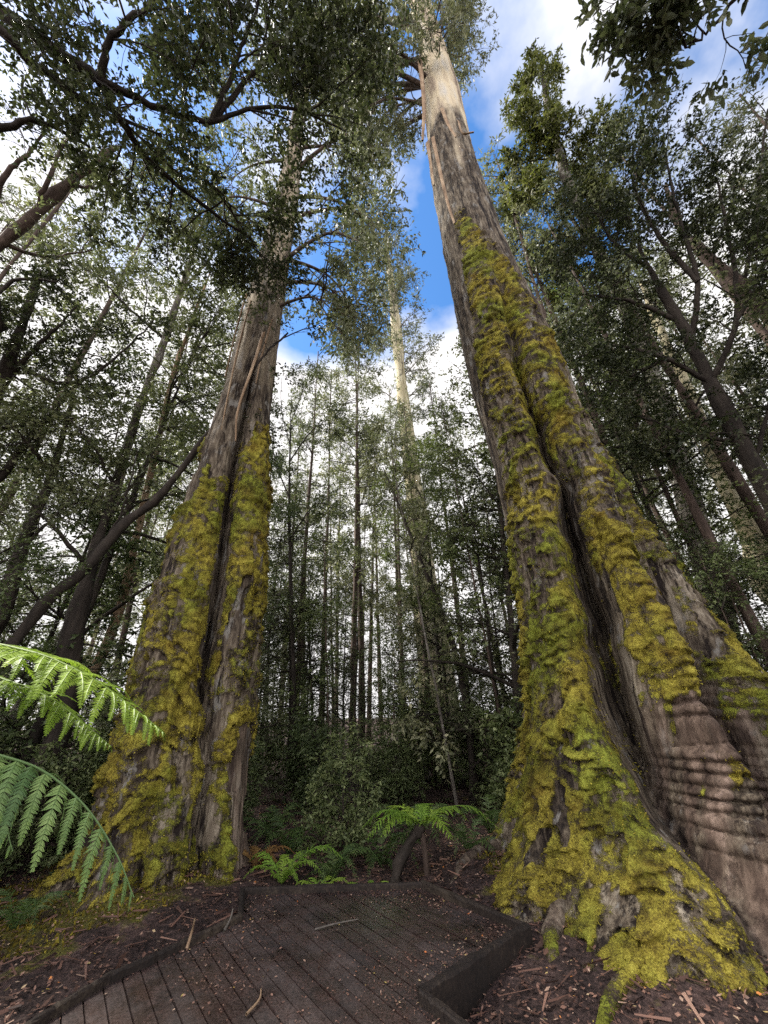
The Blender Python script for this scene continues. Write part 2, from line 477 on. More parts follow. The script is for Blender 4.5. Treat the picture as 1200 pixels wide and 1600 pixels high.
# ------------------------------------------------------------------ giant trees
def giant(name, label, edges, Y0, base_front, grooves, lobes, mask_fn, top_h, rings=None, seed=0, nA=720, nH=900, hmin=-.55, roots=(), twist=0.0):
    """edges: (h, xl, xr) of the silhouette at distance Y0. phi = 0 faces the camera, + is to the viewer's right."""
    e = np.array(sorted(edges)); h_, c_, r_ = e[:, 0], (e[:, 1] + e[:, 2]) / 2, (e[:, 2] - e[:, 1]) / 2
    u = np.linspace(0, 1, nH); H = hmin + (top_h - hmin) * (u ** 2.1 * .75 + u * .25)
    # smooth profile
    def prof(v):
        a = np.interp(H, h_, v)
        for _ in range(6):
            b = a.copy(); b[1:-1] = (a[:-2] + 2 * a[1:-1] + a[2:]) / 4; a = b
        return a
    C, Rr = prof(c_), prof(r_) * (.96 if twist == 0 else .93)
    tc = np.array([-c_[0], -Y0]); tc /= np.linalg.norm(tc); rt = np.array([-tc[1], tc[0]])
    v = np.linspace(-1, 1, nA, endpoint=False); PHI = PI * (v * .62 + .38 * v ** 3)        # denser towards the camera
    ph, hh = np.meshgrid(PHI, H, indexing='xy'); deg = np.degrees(ph)
    R = np.broadcast_to(Rr[:, None], ph.shape).copy()
    # elliptical flare towards the camera near the ground
    R *= 1 + (np.interp(hh, [0, .6, 2, 5], [base_front, base_front * .6, base_front * .2, 0])) * np.cos(ph) ** 2
    base = np.stack([np.cos(ph) * 1.2, np.sin(ph) * 1.2, hh], -1)
    lump = fbm(base * np.array([.9, .9, .35]), 4, seed + 1)
    R += R * .07 * lump
    for (p0, wdt, amp, hs) in lobes:
        d = (deg - np.interp(hh, *p0) + 180) % 360 - 180
        R += np.interp(hh, hs, amp) * np.exp(-(d / wdt) ** 2)
    depth = np.zeros_like(R)
    wob = 5 * noise(np.stack([hh * .9, hh * 0, hh * 0 + seed], -1), seed + 2) + 2.5 * noise(np.stack([hh * 3.1, hh * 0, hh * 0 + seed], -1), seed + 3)
    for (p0, wdt, amp, hs) in grooves:
        d = (deg - np.interp(hh, *p0) - wob + 180) % 360 - 180
        wv = np.interp(hh, hs, wdt) if isinstance(wdt, (list, tuple)) else wdt
        depth += np.interp(hh, hs, amp) * np.exp(-np.abs(d / wv) ** 1.7)
    R -= depth
    for (p0, wdt, amp, ht) in roots:                                                        # root flanges by the ground
        d = (deg - p0 + 180) % 360 - 180
        R += amp * np.exp(-(d / wdt) ** 2) * np.exp(-np.maximum(hh + .3, 0) / ht)
    pos = np.stack([np.cos(ph) * R, np.sin(ph) * R, hh], -1)
    moss, pale, bare = mask_fn(deg, hh, pos, depth)
    # bark ridges and scalloped moss shelves
    bark = fbm(pos * np.array([7, 7, 1.1]), 4, seed + 5)
    ridg = 1 - np.abs(fbm(pos * np.array([3.2, 3.2, .5]), 3, seed + 6))
    D = (.016 * bark + .022 * (ridg - .7)) * (1 - .8 * pale)
    D += .03 * fbm(pos * np.array([2.2, 2.2, 1.6]), 3, seed + 8) * (1 - pale)
    D += (.014 * (1 - 2 * np.abs(fbm(pos * np.array([13, 13, 1.5]), 3, seed + 12))) + .008 * noise(pos * np.array([40, 40, 7]), seed + 13)) * (1 - .85 * pale)
    mm = np.clip(moss + .50 * fbm(pos * np.array([2.6, 2.6, 1.8]), 4, seed + 7) + .34 * fbm(pos * np.array([8, 8, 5]), 3, seed + 14), 0, 1); mm = sstep(.36, .60, mm)
    cover = np.zeros_like(R)
    for (per, amp, sc, sd) in ((.31, .085, 2.3, 31), (.15, .068, 4.4, 32), (.07, .028, 8.5, 33)):
        vv = hh / per + 1.9 * fbm(pos * np.array([2.0, 2.0, 1.2]) * (.26 / per) ** .5, 3, seed + sd)
        t = vv - np.floor(vv); q = pos * sc; q = np.stack([q[..., 0], q[..., 1], np.floor(vv) * 7.31], -1)
        w = sstep(-.1, .4, noise(q, seed + sd + 9) + .25 * noise(q * 2.3, seed + sd + 10))
        cover = np.maximum(cover, w * sstep(.02, .22, t) * sstep(1.0, .62, t) * (1 if per > .1 else .55))
        D += mm * w * amp * np.clip((1 - t), 0, 1) ** .9 * sstep(0, .10, t) * np.interp(hh, [0, 8, 14], [1, .8, .5])
    D += mm * (.014 * noise(pos * 14, seed + 41) + .012 * noise(pos * 30, seed + 42) + .02)
    D *= 1 - .7 * bare
    D -= (1 - pale) * (1 - bare) * .09 * sstep(.36, .5, noise(pos * np.array([3.4, 3.4, 2.2]), seed + 51)) * sstep(9, 3, hh)      # pits
    if rings is not None: D += rings(deg, hh, pos)
    R += D
    ph = ph - twist * depth
    X = C[:, None] + R * (np.cos(ph) * tc[0] + np.sin(ph) * rt[0])
    Yw = Y0 + R * (np.cos(ph) * tc[1] + np.sin(ph) * rt[1])
    V = np.stack([X, Yw, hh], -1)
    idx = np.arange(nH * nA).reshape(nH, nA); nx = np.roll(idx, -1, 1)
    Q = np.stack([idx[:-1], nx[:-1], nx[1:], idx[1:]], -1).reshape(-1, 4)
    root = thing(name, label, 'tree', (C[0], Y0, 0)); off = np.array([C[0], Y0, 0])
    patch = .56 + .44 * sstep(-.22, .18, fbm(pos * np.array([1.5, 1.5, .9]), 3, seed + 61))
    thin = np.clip(.50 + .66 * cover, 0, 1)
    col = np.stack([np.clip((moss * .5 + mm * .6 * (moss > .05)) * thin * patch, 0, 1), pale, bare], -1).reshape(-1, 3)
    link('trunk', new_mesh('trunk', (V - off).reshape(-1, 3), Q, M['giant'], True, {'mask': col}), root)
    # moss tufts, tiny drooping blades over the moss
    N = np.cross(np.gradient(V, axis=1), np.gradient(V, axis=0)); N = norm(N)
    rng = np.random.default_rng(seed + 99)
    area = np.linalg.norm(np.gradient(V, axis=1), axis=-1) * np.linalg.norm(np.gradient(V, axis=0), axis=-1)
    wgt = (mm * cover * (moss > .12) * area * (np.abs(deg) < 115) * np.interp(hh, [-.3, 0, 6, 14], [.3, 1, .8, .3])).ravel()
    pick = rng.choice(wgt.size, 16000, p=wgt / wgt.sum())
    P = V.reshape(-1, 3)[pick] + rng.normal(size=(16000, 3)) * .003; n = N.reshape(-1, 3)[pick]
    if (n * (P - np.stack([np.interp(P[:, 2], H, C), np.full(16000, Y0), P[:, 2]], -1))).sum(-1).mean() < 0: n = -n
    d = norm(n * .8 + np.array([0, 0, -.55]) + rng.normal(size=n.shape) * .45); s = norm(np.cross(d, rng.normal(size=n.shape)))
    ll = rng.uniform(.010, .026, (16000, 1)); ww = rng.uniform(.004, .008, (16000, 1))
    cl = np.clip(.5 + .3 * noise(P * 5, 3) + rng.normal(0, .17, 16000), 0, 1)
    mv = np.stack([P - n * .004, P + d * ll * .5 + s * ww, P + d * ll, P + d * ll * .5 - s * ww], 1).reshape(-1, 3)
    mo = link('moss', new_mesh('moss', mv - off, np.arange(64000).reshape(-1, 4), M['moss'], False, {'tint': np.repeat(cl, 4)}), root)
    mo['kind'] = 'stuff'
    return root, off, (H, C, Rr, tc, rt)


def px_edges(L, R, Y):
    a = np.array([at_y(x, y, Y) for x, y in L]); b = np.array([at_y(x, y, Y) for x, y in R])
    hs = np.unique(np.concatenate([a[:, 2], b[:, 2]]))
    a = a[np.argsort(a[:, 2])]; b = b[np.argsort(b[:, 2])]
    return [(h, np.interp(h, a[:, 2], a[:, 0]), np.interp(h, b[:, 2], b[:, 0])) for h in hs]


# right giant
RL = [(652, 60), (662, 180), (670, 260), (700, 430), (740, 620), (768, 720), (790, 830), (808, 930), (818, 1010), (818, 1100), (812, 1180), (796, 1290), (775, 1365)]
RR = [(700, 90), (720, 150), (745, 260), (790, 390), (830, 480), (870, 570), (920, 670), (960, 740), (1030, 860), (1100, 960), (1180, 1060), (1262, 1150), (1345, 1250), (1410, 1330)]


def right_mask(deg, h, p, depth):
    n = fbm(p * np.array([1.6, 1.6, .8]), 4, 71); n2 = fbm(p * np.array([3, 3, .35]), 4, 72)
    left = np.interp(h, [-.5, .6, 1.6, 2.6, 4.3, 5.4, 7.5, 10.5, 12.5, 13.8], [-100, -100, -98, -95, -62, -44, -36, -22, -16, -6])
    right = np.interp(h, [-.5, 2.5, 6, 9, 11, 12.5, 13.8], [95, 95, 80, 60, 42, 18, 2])
    m = sstep(-7, 7, deg - left - n * 10) * sstep(-8, 8, right - deg + n * 14) * sstep(13.8, 12.3, h + n * 1.2)
    m *= np.interp(h, [0, 2, 9, 13], [1.0, .96, .88, .75])
    m -= .75 * sstep(.10, .30, n2) * np.interp(h, [0, 1.2, 2.4, 6, 12], [.85, .85, .7, .12, .4])        # bare strips between the moss
    m -= 1.6 * np.clip(depth - .12, 0, .4)
    # bare ringed middle rib and the pinkish flayed foot at the right
    rib = sstep(3, 11, deg) * sstep(46, 34, deg)
    bare = sstep(2.0, 1.4, h + n * .3) * rib * sstep(.1, -.12, n2 - .1 + (deg - 20) * .002)
    bare = np.maximum(bare * .9, sstep(.75, .35, h + n * .25) * sstep(11, 18, deg))
    bare = np.maximum(bare, .6 * sstep(-.05, -.2, h + n * .2))
    m = m * (1 - .9 * bare)
    m = np.maximum(m, .62 * sstep(58, 70, deg) * sstep(5.5, 4, h + n) * sstep(.2, .6, h))
    pale = sstep(18.2, 19.4, h + 1.4 * n + 1.2 * noise(p * np.array([5, 5, .3]), 73))
    pale = np.maximum(pale, .55 * sstep(12.5, 17, h + n * 3) * sstep(.05, .4, n2 + .1))
    return np.clip(m, 0, 1), np.clip(pale, 0, 1), np.clip(bare, 0, 1)


def right_rings(deg, h, p):
    w = sstep(5, 13, deg) * sstep(56, 46, deg) * sstep(2.25, 1.75, h + .1 * noise(p * 1.5, 80)) * sstep(.35, .6, h)
    ph = h / .115 + .9 * noise(np.stack([h * 4.3, h * 0, h * 0 + 7.7], -1), 81) + .45 * noise(p * np.array([1.1, 1.1, .5]), 83) + ((deg - 22) / 26) ** 2 * .6
    t = ph - np.floor(ph)
    return w * .085 * (np.sin(t * PI) ** .55 - .6) * (1 + .5 * noise(np.stack([np.floor(ph) * 3.7, deg * .02, h * 0], -1), 84)) + w * .012 * noise(p * 9, 82)


right_root, ROFF, RP = giant(
    'giant_eucalypt', 'huge mossy fluted eucalypt right of the deck, its peeled cream top against blue sky',
    px_edges(RL, RR, 5.8), 5.8, .10,
    grooves=[(([-.5, .2, .7, 1.3, 2.2, 3.4, 4.6, 5.8, 7.2, 9.2], [14, 11, 5, -3, -7, 3, 10, 14, 14, 27]), [8, 9, 8, 7, 7, 8], [.25, 1.05, 1.05, .72, .36, 0], [-.2, 1.0, 2.5, 4.5, 7.5, 11]),
             (([-.5, .6, 1.6, 2.5, 4, 5.5], [31, 31, 29, 33, 50, 60]), [9, 8, 7, 8], [1.1, 1.4, 1.0, 0], [-.5, 1.2, 4, 7]),
             (([-.5, 3, 6], [-62, -60, -55]), 7, [.14, .12, 0], [0, 2.5, 5]),
             (([-.5, 1.0, 2.2], [-22, -26, -30]), 6, [.30, .10, 0], [-.4, .5, 1.6]),
             (([-.5, 4], [150, 150]), 12, [.4, 0], [0, 6]), (([-.5, 4], [-130, -130]), 12, [.4, 0], [0, 6])],
    lobes=[(([0, 8], [-30, -15]), 26, [.14, .10, 0], [0, 4, 9]), (([0, 3], [19, 20]), 10, [.34, .20, 0], [0, 2, 5]), (([0, 3], [66, 70]), 18, [.10, .03, 0], [0, 2, 5]), (([0, 3], [78, 82]), 30, [-.30, -.36, -.22, 0], [0, 2, 4.5, 8])],
    mask_fn=right_mask, top_h=40, rings=right_rings, seed=11, twist=.36, nA=820, nH=1050,
    roots=[(-84, 14, .55, .35), (-34, 12, .5, .35), (-8, 17, .72, .42), (20, 11, .45, .5), (52, 14, .5, .6), (120, 20, .6, .5), (-140, 20, .6, .5)])

# left giant
LL = [(453, 200), (445, 250), (416, 370), (385, 480), (345, 640), (305, 760), (265, 900), (225, 1040), (190, 1200), (165, 1350)]
LR = [(474, 200), (472, 250), (458, 370), (440, 480), (420, 640), (415, 760), (408, 900), (395, 1040), (385, 1200), (372, 1400)]


def left_mask(deg, h, p, depth):
    n = fbm(p * np.array([1.6, 1.6, .8]), 4, 171); n2 = fbm(p * np.array([3, 3, .4]), 4, 172)
    top = np.where(deg < 0, 5.4, 6.8)
    m = sstep(.6, -.6, h - top + n * 2.2) * np.interp(h, [0, 2, 5, 7], [.92, .85, .85, .8])
    m -= .7 * sstep(.08, .3, n2) * np.interp(h, [0, 1, 2, 3, 6], [.2, .2, .4, .6, .4])
    m -= 1.2 * np.clip(depth, 0, .4)
    bare = sstep(28, 40, deg + n * 14) * sstep(1.5, 1.1, h + n * .5) * .55
    m *= 1 - 1.5 * np.clip(bare, 0, .6)
    pale = .5 * sstep(6.6, 10.0, h + n * 2.5) * sstep(-.25, .3, n2)
    return np.clip(m, 0, 1), np.clip(pale, 0, .9), np.clip(bare, 0, 1)


left_root, LOFF, LP = giant(
    'giant_eucalypt', 'huge eucalypt left of the deck with a long dark cleft between mossy ribs',
    px_edges(LL, LR, 6.2), 6.2, .12,
    grooves=[(([-.5, 0, 1.2, 2.4, 3.7, 5.0, 7.5], [20, 22, 18, 8, 3, 0, 0]), [9, 9, 10, 10, 9, 8], [.38, .28, .46, .56, .44, .05], [-.4, .9, 2.2, 4, 6.3, 8.8]),
             (([-.5, 1.2], [-18, -22]), 7, [.34, .06], [-.3, 1.0]),
             (([-.5, 2.5], [-52, -50]), 9, [.15, .02], [0, 2.5]), (([-.5, 4], [150, 150]), 12, [.3, 0], [0, 6])],
    lobes=[(([0, 6], [-40, -35]), 30, [.10, .10, 0], [0, 4, 8]), (([0, 6], [45, 35]), 26, [.06, .10, 0], [0, 4, 8])],
    mask_fn=left_mask, top_h=38, seed=211, nA=640, nH=800,
    roots=[(-78, 16, .75, .45), (-35, 13, .55, .35), (-5, 12, .40, .3), (32, 12, .45, .3), (75, 14, .35, .3), (140, 20, .5, .5), (-130, 20, .6, .5)])

# ------------------------------------------------------------------ boardwalk
def build_deck():
    root = thing('boardwalk', 'wet dark timber boardwalk platform ending between the two mossy giant trees', 'boardwalk', (-.6, 2.5, 0))
    off = np.array([-.6, 2.5, 0]); rng = random.Random(4)
    ang = rad(-52.5); dv = np.array([math.cos(ang), math.sin(ang)]); nv = np.array([-dv[1], dv[0]])
    proj = DECK @ nv; bw = .112; g = Geo()
    for k in range(int((proj.max() - proj.min()) / bw) + 1):
        a = proj.min() + k * bw + .005; b = a + bw - .010
        bm = bmesh.new()
        bm.faces.new([bm.verts.new((p[0], p[1], 0)) for p in DECK])
        for c, s in ((a, -1), (b, 1)):
            geom = bm.verts[:] + bm.edges[:] + bm.faces[:]
            bmesh.ops.bisect_plane(bm, geom=geom, plane_co=(nv[0] * c, nv[1] * c, 0), plane_no=(nv[0] * s, nv[1] * s, 0), clear_outer=True)
        # cut into lengths at a staggered joint, then thicken
        bmesh.ops.triangulate(bm, faces=bm.faces[:])
        ret = bmesh.ops.extrude_face_region(bm, geom=bm.faces[:])
        dz = rng.uniform(-.003, .003)
        up = [v for v in ret['geom'] if isinstance(v, bmesh.types.BMVert)]
        for v in bm.verts: v.co.z = -.04
        for v in up: v.co.z = dz
        bmesh.ops.recalc_face_normals(bm, faces=bm.faces[:])
        bm.verts.ensure_lookup_table()
        V = np.array([v.co[:] for v in bm.verts]); 
        if len(V):
            bmesh.ops.triangulate(bm, faces=bm.faces[:]); 
            T = np.array([[v.index for v in f.verts] for f in bm.faces]); Q = np.concatenate([T, T[:, 2:3]], 1)
            g.V.append(V); g.Q.append(T + g.n); g.n += len(V); g.T.append(np.full(len(V), rng.random()))
        bm.free()
    link('plank_decking', g.mesh('plank_decking', M['deck'], False, off), root)
    # dark joists under the gaps
    g = Geo()
    for k in range(11):
        y = -1.3 + k * .6
        xs = np.linspace(-3, 2, 400); ok = in_poly(xs, np.full(400, y), DECK)
        if ok.sum() < 5: continue
        box(g, (xs[ok].min() + .08, y), (xs[ok].max() - .08, y), .06, -.13, -.042)
    link('joist', g.mesh('joist', M['kerb'], False, off), root)
    n = len(DECK)
    for i in (0, 1, 2, 3, 4, 5, 7, 8, 9, 10, 11, 12):
        a = DECK[i]; b = DECK[(i + 1) % n]; g = Geo(); d = (b - a) / np.linalg.norm(b - a); nn = np.array([d[1], -d[0]])
        wid = .055; ht = .06
        if i == 2: wid, ht = .07, .065
        if i in (0,): ht = .05
        if i >= 7: wid, ht = .045, .05
        box(g, a - nn * 0 - d * .0, b - d * (.0 if i not in (1, 2) else .0), wid, -.26 if i in (1, 2, 3) else -.16, ht, seg=14, jit=.004, seed=i)
        link('edge_beam', g.mesh('edge_beam', M['kerb'], False, off), root)
    return root


def box(g, a, b, w, z0, z1, seg=1, jit=0.0, seed=0):
    a = np.asarray(a, float)[:2]; b = np.asarray(b, float)[:2]; d = (b - a) / np.linalg.norm(b - a); n = np.array([-d[1], d[0]])
    rng = np.random.default_rng(seed); P = []
    bev = .012 if jit else 0
    prof = [(-w / 2, z0), (w / 2, z0), (w / 2, z1 - bev), (w / 2 - bev, z1), (-w / 2 + bev, z1), (-w / 2, z1 - bev)] if bev else [(-w / 2, z0), (w / 2, z0), (w / 2, z1), (-w / 2, z1)]
    for k in range(seg + 1):
        c = a + (b - a) * k / seg
        for s, z in prof:
            q = c + n * (s + rng.normal() * jit); P.append((q[0], q[1], z + rng.normal() * jit * .7))
    m = len(prof); Q = []
    for k in range(seg):
        for j in range(m): Q.append((k * m + j, k * m + (j + 1) % m, (k + 1) * m + (j + 1) % m, (k + 1) * m + j))
    for k, e in ((0, 0), (seg, 1)):
        o = k * m
        Q.append((o, o + 1, o + 2, o + m - 1)); 
        if m == 6: Q.append((o + 2, o + 3, o + 4, o + 5))
    g.add(P, Q, rng.random())


build_deck()


# ------------------------------------------------------------------ leaf litter
def litter():
    rng = np.random.default_rng(5); g = Geo()
    def put(x, y, z, lo, hi, tint):
        m = len(x); a = rng.uniform(0, 2 * PI, m); d = np.stack([np.cos(a), np.sin(a), rng.normal(0, .22, m)], -1)
        s = np.stack([-np.sin(a), np.cos(a), rng.normal(0, .3, m)], -1)
        l = rng.uniform(lo, hi, (m, 1)); w = l * rng.uniform(.14, .34, (m, 1)); p = np.stack([x, y, z], -1)
        V = np.stack([p - d * l * .5, p + s * w, p + d * l * .5, p - s * w], 1)
        g.add(V.reshape(-1, 3), np.arange(m * 4).reshape(m, 4), np.repeat(tint, 4))
    # on the deck
    x = rng.uniform(-2.3, 1.1, 16000); y = rng.uniform(2.4, 5.2, 16000); ok = in_poly(x, y, DECK)
    cl = noise(np.stack([x * 1.6, y * 1.6, x * 0], -1), 6) + rng.normal(0, .35, 16000) + .5 * sstep(.35, 0, poly_dist(x, y, DECK)); ok &= cl > .22
    x, y = x[ok], y[ok]; put(x, y, np.full(len(x), .008), .005, .026, np.clip(rng.normal(.42, .22, len(x)), 0, 1))
    # on the forest floor
    n = 60000
    x = rng.uniform(-5.5, 6.5, n); y = 2.0 + rng.uniform(0, 1, n) ** 1.3 * 9; ok = ~in_poly(x, y, DECK) & (np.hypot(x - RT[0], y - RT[1]) > 1.3) & (np.hypot(x - LT[0], y - LT[1]) > .6)
    x, y = x[ok], y[ok]; put(x, y, ground_z(x, y) + .018, .010, .045, np.clip(rng.normal(.34, .26, len(x)), 0, .99))
    n = 2600
    x = rng.uniform(-4.5, 5.5, n); y = 2.0 + rng.uniform(0, 1, n) * 5; ok = ~in_poly(x, y, DECK) & (np.hypot(x - RT[0], y - RT[1]) > 1.4); x, y = x[ok], y[ok]
    m = len(x); a = rng.uniform(0, 2 * PI, m); l = rng.uniform(.06, .24, (m, 1)); d = np.stack([np.cos(a), np.sin(a), rng.normal(0, .12, m)], -1); sd = np.stack([-np.sin(a), np.cos(a), rng.normal(0, .5, m)], -1)
    p = np.stack([x, y, ground_z(x, y) + .025], -1); w = rng.uniform(.004, .014, (m, 1))
    V = np.stack([p - d * l * .5 - sd * w, p - d * l * .5 + sd * w, p + d * l * .5 + sd * w * .5, p + d * l * .5 - sd * w * .5], 1)
    g.add(V.reshape(-1, 3), np.arange(m * 4).reshape(m, 4), np.repeat(np.clip(rng.normal(.28, .2, m), 0, .72), 4))
    o = link('leaf_litter', g.mesh('leaf_litter', M['litter'], False)); o['kind'] = 'stuff'
    o['label'] = 'dead brown leaves strewn over the deck and forest floor'; o['category'] = 'leaf litter'


litter()


def ground_moss():
    rng = np.random.default_rng(15); n = 60000
    x = rng.uniform(-5, 5.5, n); y = rng.uniform(2.2, 7.5, n); p = np.stack([x, y, x * 0], -1)
    dl = np.hypot(x - LT[0] + .5, y - LT[1] + .5); dr = np.hypot(x - RT[0] + .3, y - RT[1] + .3)
    v = .66 * np.exp(-(dl / 1.8) ** 4) + .56 * np.exp(-(dr / 2.8) ** 4) + .30 * fbm(p * 1.6, 3, 4) + .16 * noise(p * 6, 8)
    ok = (v > .5) & ~in_poly(x, y, DECK) & (dr > 1.2); x, y = x[ok], y[ok]; m = len(x)
    z = ground_z(x, y) + .022 * fbm(np.stack([x, y, x * 0], -1) * 9, 3, 21); P = np.stack([x, y, z], -1)
    d = norm(rng.normal(size=(m, 3)) * .7 + (0, 0, .8)); s = norm(np.cross(d, rng.normal(size=(m, 3)))); l = rng.uniform(.015, .05, (m, 1)); w = rng.uniform(.005, .012, (m, 1))
    V = np.stack([P, P + d * l * .5 + s * w, P + d * l, P + d * l * .5 - s * w], 1).reshape(-1, 3)
    t = np.clip(.26 + .3 * noise(P * 4, 3) + rng.normal(0, .16, m), 0, 1)
    o = link('ground_moss', new_mesh('ground_moss', V, np.arange(m * 4).reshape(-1, 4), M['moss'], False, {'tint': np.repeat(t, 4)}))
    o['kind'] = 'stuff'; o['label'] = 'olive moss cushions on the soil around the giant trees'; o['category'] = 'moss'


ground_moss()


def twig(pts, r, label, mat='bark_brown', name='fallen_twig'):
    P = spline(pts, 12); rr = np.linspace(r, r * .5, 12); V, Q = tubes(P, rr, 5)
    g = Geo(); g.add(V - P[0], Q); o = link(name, g.mesh(name, M[mat], True)); o.location = tuple(P[0]); tag(o, label, 'twig', 'fallen twigs')
    return o


def twig_px(pix, z, r, label, mat='bark_brown'):
    return twig([at_z(x, y, z) for x, y in pix], r, label, mat)


twig_px([(492, 1452), (525, 1443), (560, 1436)], .014, .008, 'thin pale twig lying across the far deck planks', 'bark_grey')
twig_px([(385, 1585), (405, 1562), (408, 1545)], .014, .008, 'small reddish stick lying on the dark near planks', 'bark_strip')
twig([at_z(292, 1482, .02), at_z(300, 1455, .10), at_z(305, 1435, .2)], .012, 'short orange stick leaning on the left edge beam', 'bark_strip')
twig([at_z(350, 1455, .02), at_z(360, 1435, .05), at_z(364, 1420, .09)], .010, 'thin pale stick standing in the corner of the left edge beam', 'bark_grey')


# ------------------------------------------------------------------ ferns
def frond(rng, pts, plen, npin, pinn, droop, mat, parent, off, width=1.0, lw=.32):
    """one frond: rachis, pinnae on both sides, each with rows of pinnules"""
    K = 40; P = spline(pts, K); T = norm(np.gradient(P, axis=0)); g = Geo()
    V, Q = tubes(P, np.linspace(.006, .002, K) * width, 5); g.add(V, Q, .25)
    L = np.linalg.norm(np.diff(P, axis=0), axis=1).sum()
    for i in range(npin):
        t = (i + .6) / npin; k = t * (K - 1); j = min(int(k), K - 2); p0 = P[j] + (P[j + 1] - P[j]) * (k - j); tg = T[j]
        up = norm(np.array([0, 0, 1.0]) - tg * tg[2]); sd = np.cross(tg, up)
        shape = min(1, (t / .25) ** .6) * (1 - t) ** .62 + .04
        for s in (-1, 1):
            ln = plen * shape * rng.uniform(.72, 1.15); dr = droop * rng.uniform(.6, 1.5)
            d = norm(sd * s * .8 + tg * .55 + rng.normal(size=3) * .13)
            q = [p0]; m = 7
            for a in range(m - 1):
                d = norm(d + np.array([0, 0, -dr]) * (1.0 + .2 * a) + rng.normal(size=3) * .03); q.append(q[-1] + d * ln / (m - 1))
            q = np.array(q); V, Q = tubes(q, np.linspace(.0022, .0008, m) * width, 3); g.add(V, Q, .3)
            tt = norm(np.gradient(q, axis=0)); n = max(4, int(pinn * (.4 + .6 * shape)))
            u = (np.arange(n) + .5) / n; kk = u * (m - 1); jj = np.minimum(kk.astype(int), m - 2); f = (kk - jj)[:, None]
            b = q[jj] * (1 - f) + q[jj + 1] * f; t2 = tt[jj]
            pl = norm(np.cross(t2, np.cross(sd * s * .3 + up, t2)))          # normal of the pinna blade
            side = norm(np.cross(t2, pl)); pw = ln * lw * (1 - u) ** .55 * .5 + .003
            tn = np.clip(rng.normal(.5, .13) + rng.normal(0, .1, n), 0, 1)
            for e in (-1, 1):
                dd = norm(side * e + t2 * .45 + np.array([0, 0, -.25]) + rng.normal(size=(n, 3)) * .1); wd = t2 * (ln / n * .46)
                l2 = pw[:, None] * rng.uniform(.85, 1.15, (n, 1))
                W = np.stack([b - wd, b + wd, b + dd * l2 * .65 + wd * .8, b + dd * l2 + wd * .3, b + dd * l2 * .6 - wd * .8], 1)
                ix = np.arange(n)[:, None] * 5
                g.add(W.reshape(-1, 3), np.concatenate([ix + np.array([[0, 1, 2, 3]]), ix + np.array([[0, 3, 3, 4]])])[:n], np.repeat(tn, 5))
                g.add(W[:, [0, 2, 3, 4]].reshape(-1, 3), np.arange(n * 4).reshape(n, 4), np.repeat(tn, 4))
    return link('frond', g.mesh('frond', M[mat], False, off), parent)


def tree_fern():
    rng = np.random.default_rng(12)
    base = np.array([-2.35, 2.05, 0]); base[2] = float(ground_z(base[0], base[1])); top = np.array([-2.25, 1.85, 1.66])
    root = thing('tree_fern', 'tree fern at the left edge with long bright green drooping fronds', 'tree fern', base)
    P = spline([base - (0, 0, .2), base + (0.02, -.05, .7), top - (0, 0, .3), top - (0, 0, .02)], 40)
    r = np.interp(np.linspace(0, 1, 40), [0, .2, .8, 1], [.17, .12, .10, .08]); V, Q = tubes(P, r, 26)
    V = V + norm(V - np.repeat(P, 26, 0)) * (.03 * noise(V * np.array([22, 22, 30]), 5) + .02 * noise(V * 60, 6))[:, None]
    g = Geo(); g.add(V, Q); link('trunk', g.mesh('trunk', M['bark_dark'], True, base), root)
    def px(lst): return [top] + [at_y(x, y, Y) for x, y, Y in lst]
    frond(rng, px([(-60, 1010, 1.75), (40, 1016, 1.72), (130, 1052, 1.7), (205, 1104, 1.7), (256, 1146, 1.72)]), .34, 40, 26, .10, 'fern', root, base)
    frond(rng, px([(-60, 1050, 1.95), (20, 1066, 1.9), (85, 1095, 1.88), (135, 1135, 1.86), (174, 1167, 1.86)]), .26, 34, 20, .12, 'fern', root, base)
    frond(rng, px([(-120, 1150, 1.75), (0, 1180, 1.72), (70, 1206, 1.72), (135, 1262, 1.72), (182, 1335, 1.74), (209, 1402, 1.76)]), .36, 17, 24, .62, 'fern_blue', root, base)
    frond(rng, px([(-160, 1120, 2.2), (-80, 1180, 2.2), (-10, 1240, 2.2), (20, 1330, 2.2)]), .3, 16, 18, .6, 'fern_blue', root, base)
    for a, l in ((2.4, 1.3), (3.2, 1.4), (4.0, 1.2), (4.8, 1.3)):
        d = np.array([math.cos(a), math.sin(a), 0]); frond(rng, [top, top + d * l * .4 + (0, 0, .22), top + d * l * .8 + (0, 0, .1), top + d * l + (0, 0, -.25)], .33, 26, 18, .12, 'fern', root, base)


tree_fern()


def ground_fern(px, py, z, scale, azs, label, mat='fern', seed=0, Y=None, lift=.5):
    rng = np.random.default_rng(seed + 300)
    c = at_z(px, py, z) if Y is None else at_y(px, py, Y)
    c[2] = float(ground_z(c[0], c[1])) if Y is None else c[2]
    root = thing('ground_fern', label, 'fern', c, 'ferns on the forest floor')
    for a, l in azs:
        d = np.array([math.cos(rad(a)), math.sin(rad(a)), 0]); l = l * scale
        frond(rng, [c, c + d * l * .35 + (0, 0, lift * l * .7), c + d * l * .7 + (0, 0, lift * l * .85), c + d * l + (0, 0, lift * l * .45)], .26 * l, 22, 10, .05, mat, root, c, 1.0, .30)
    return root


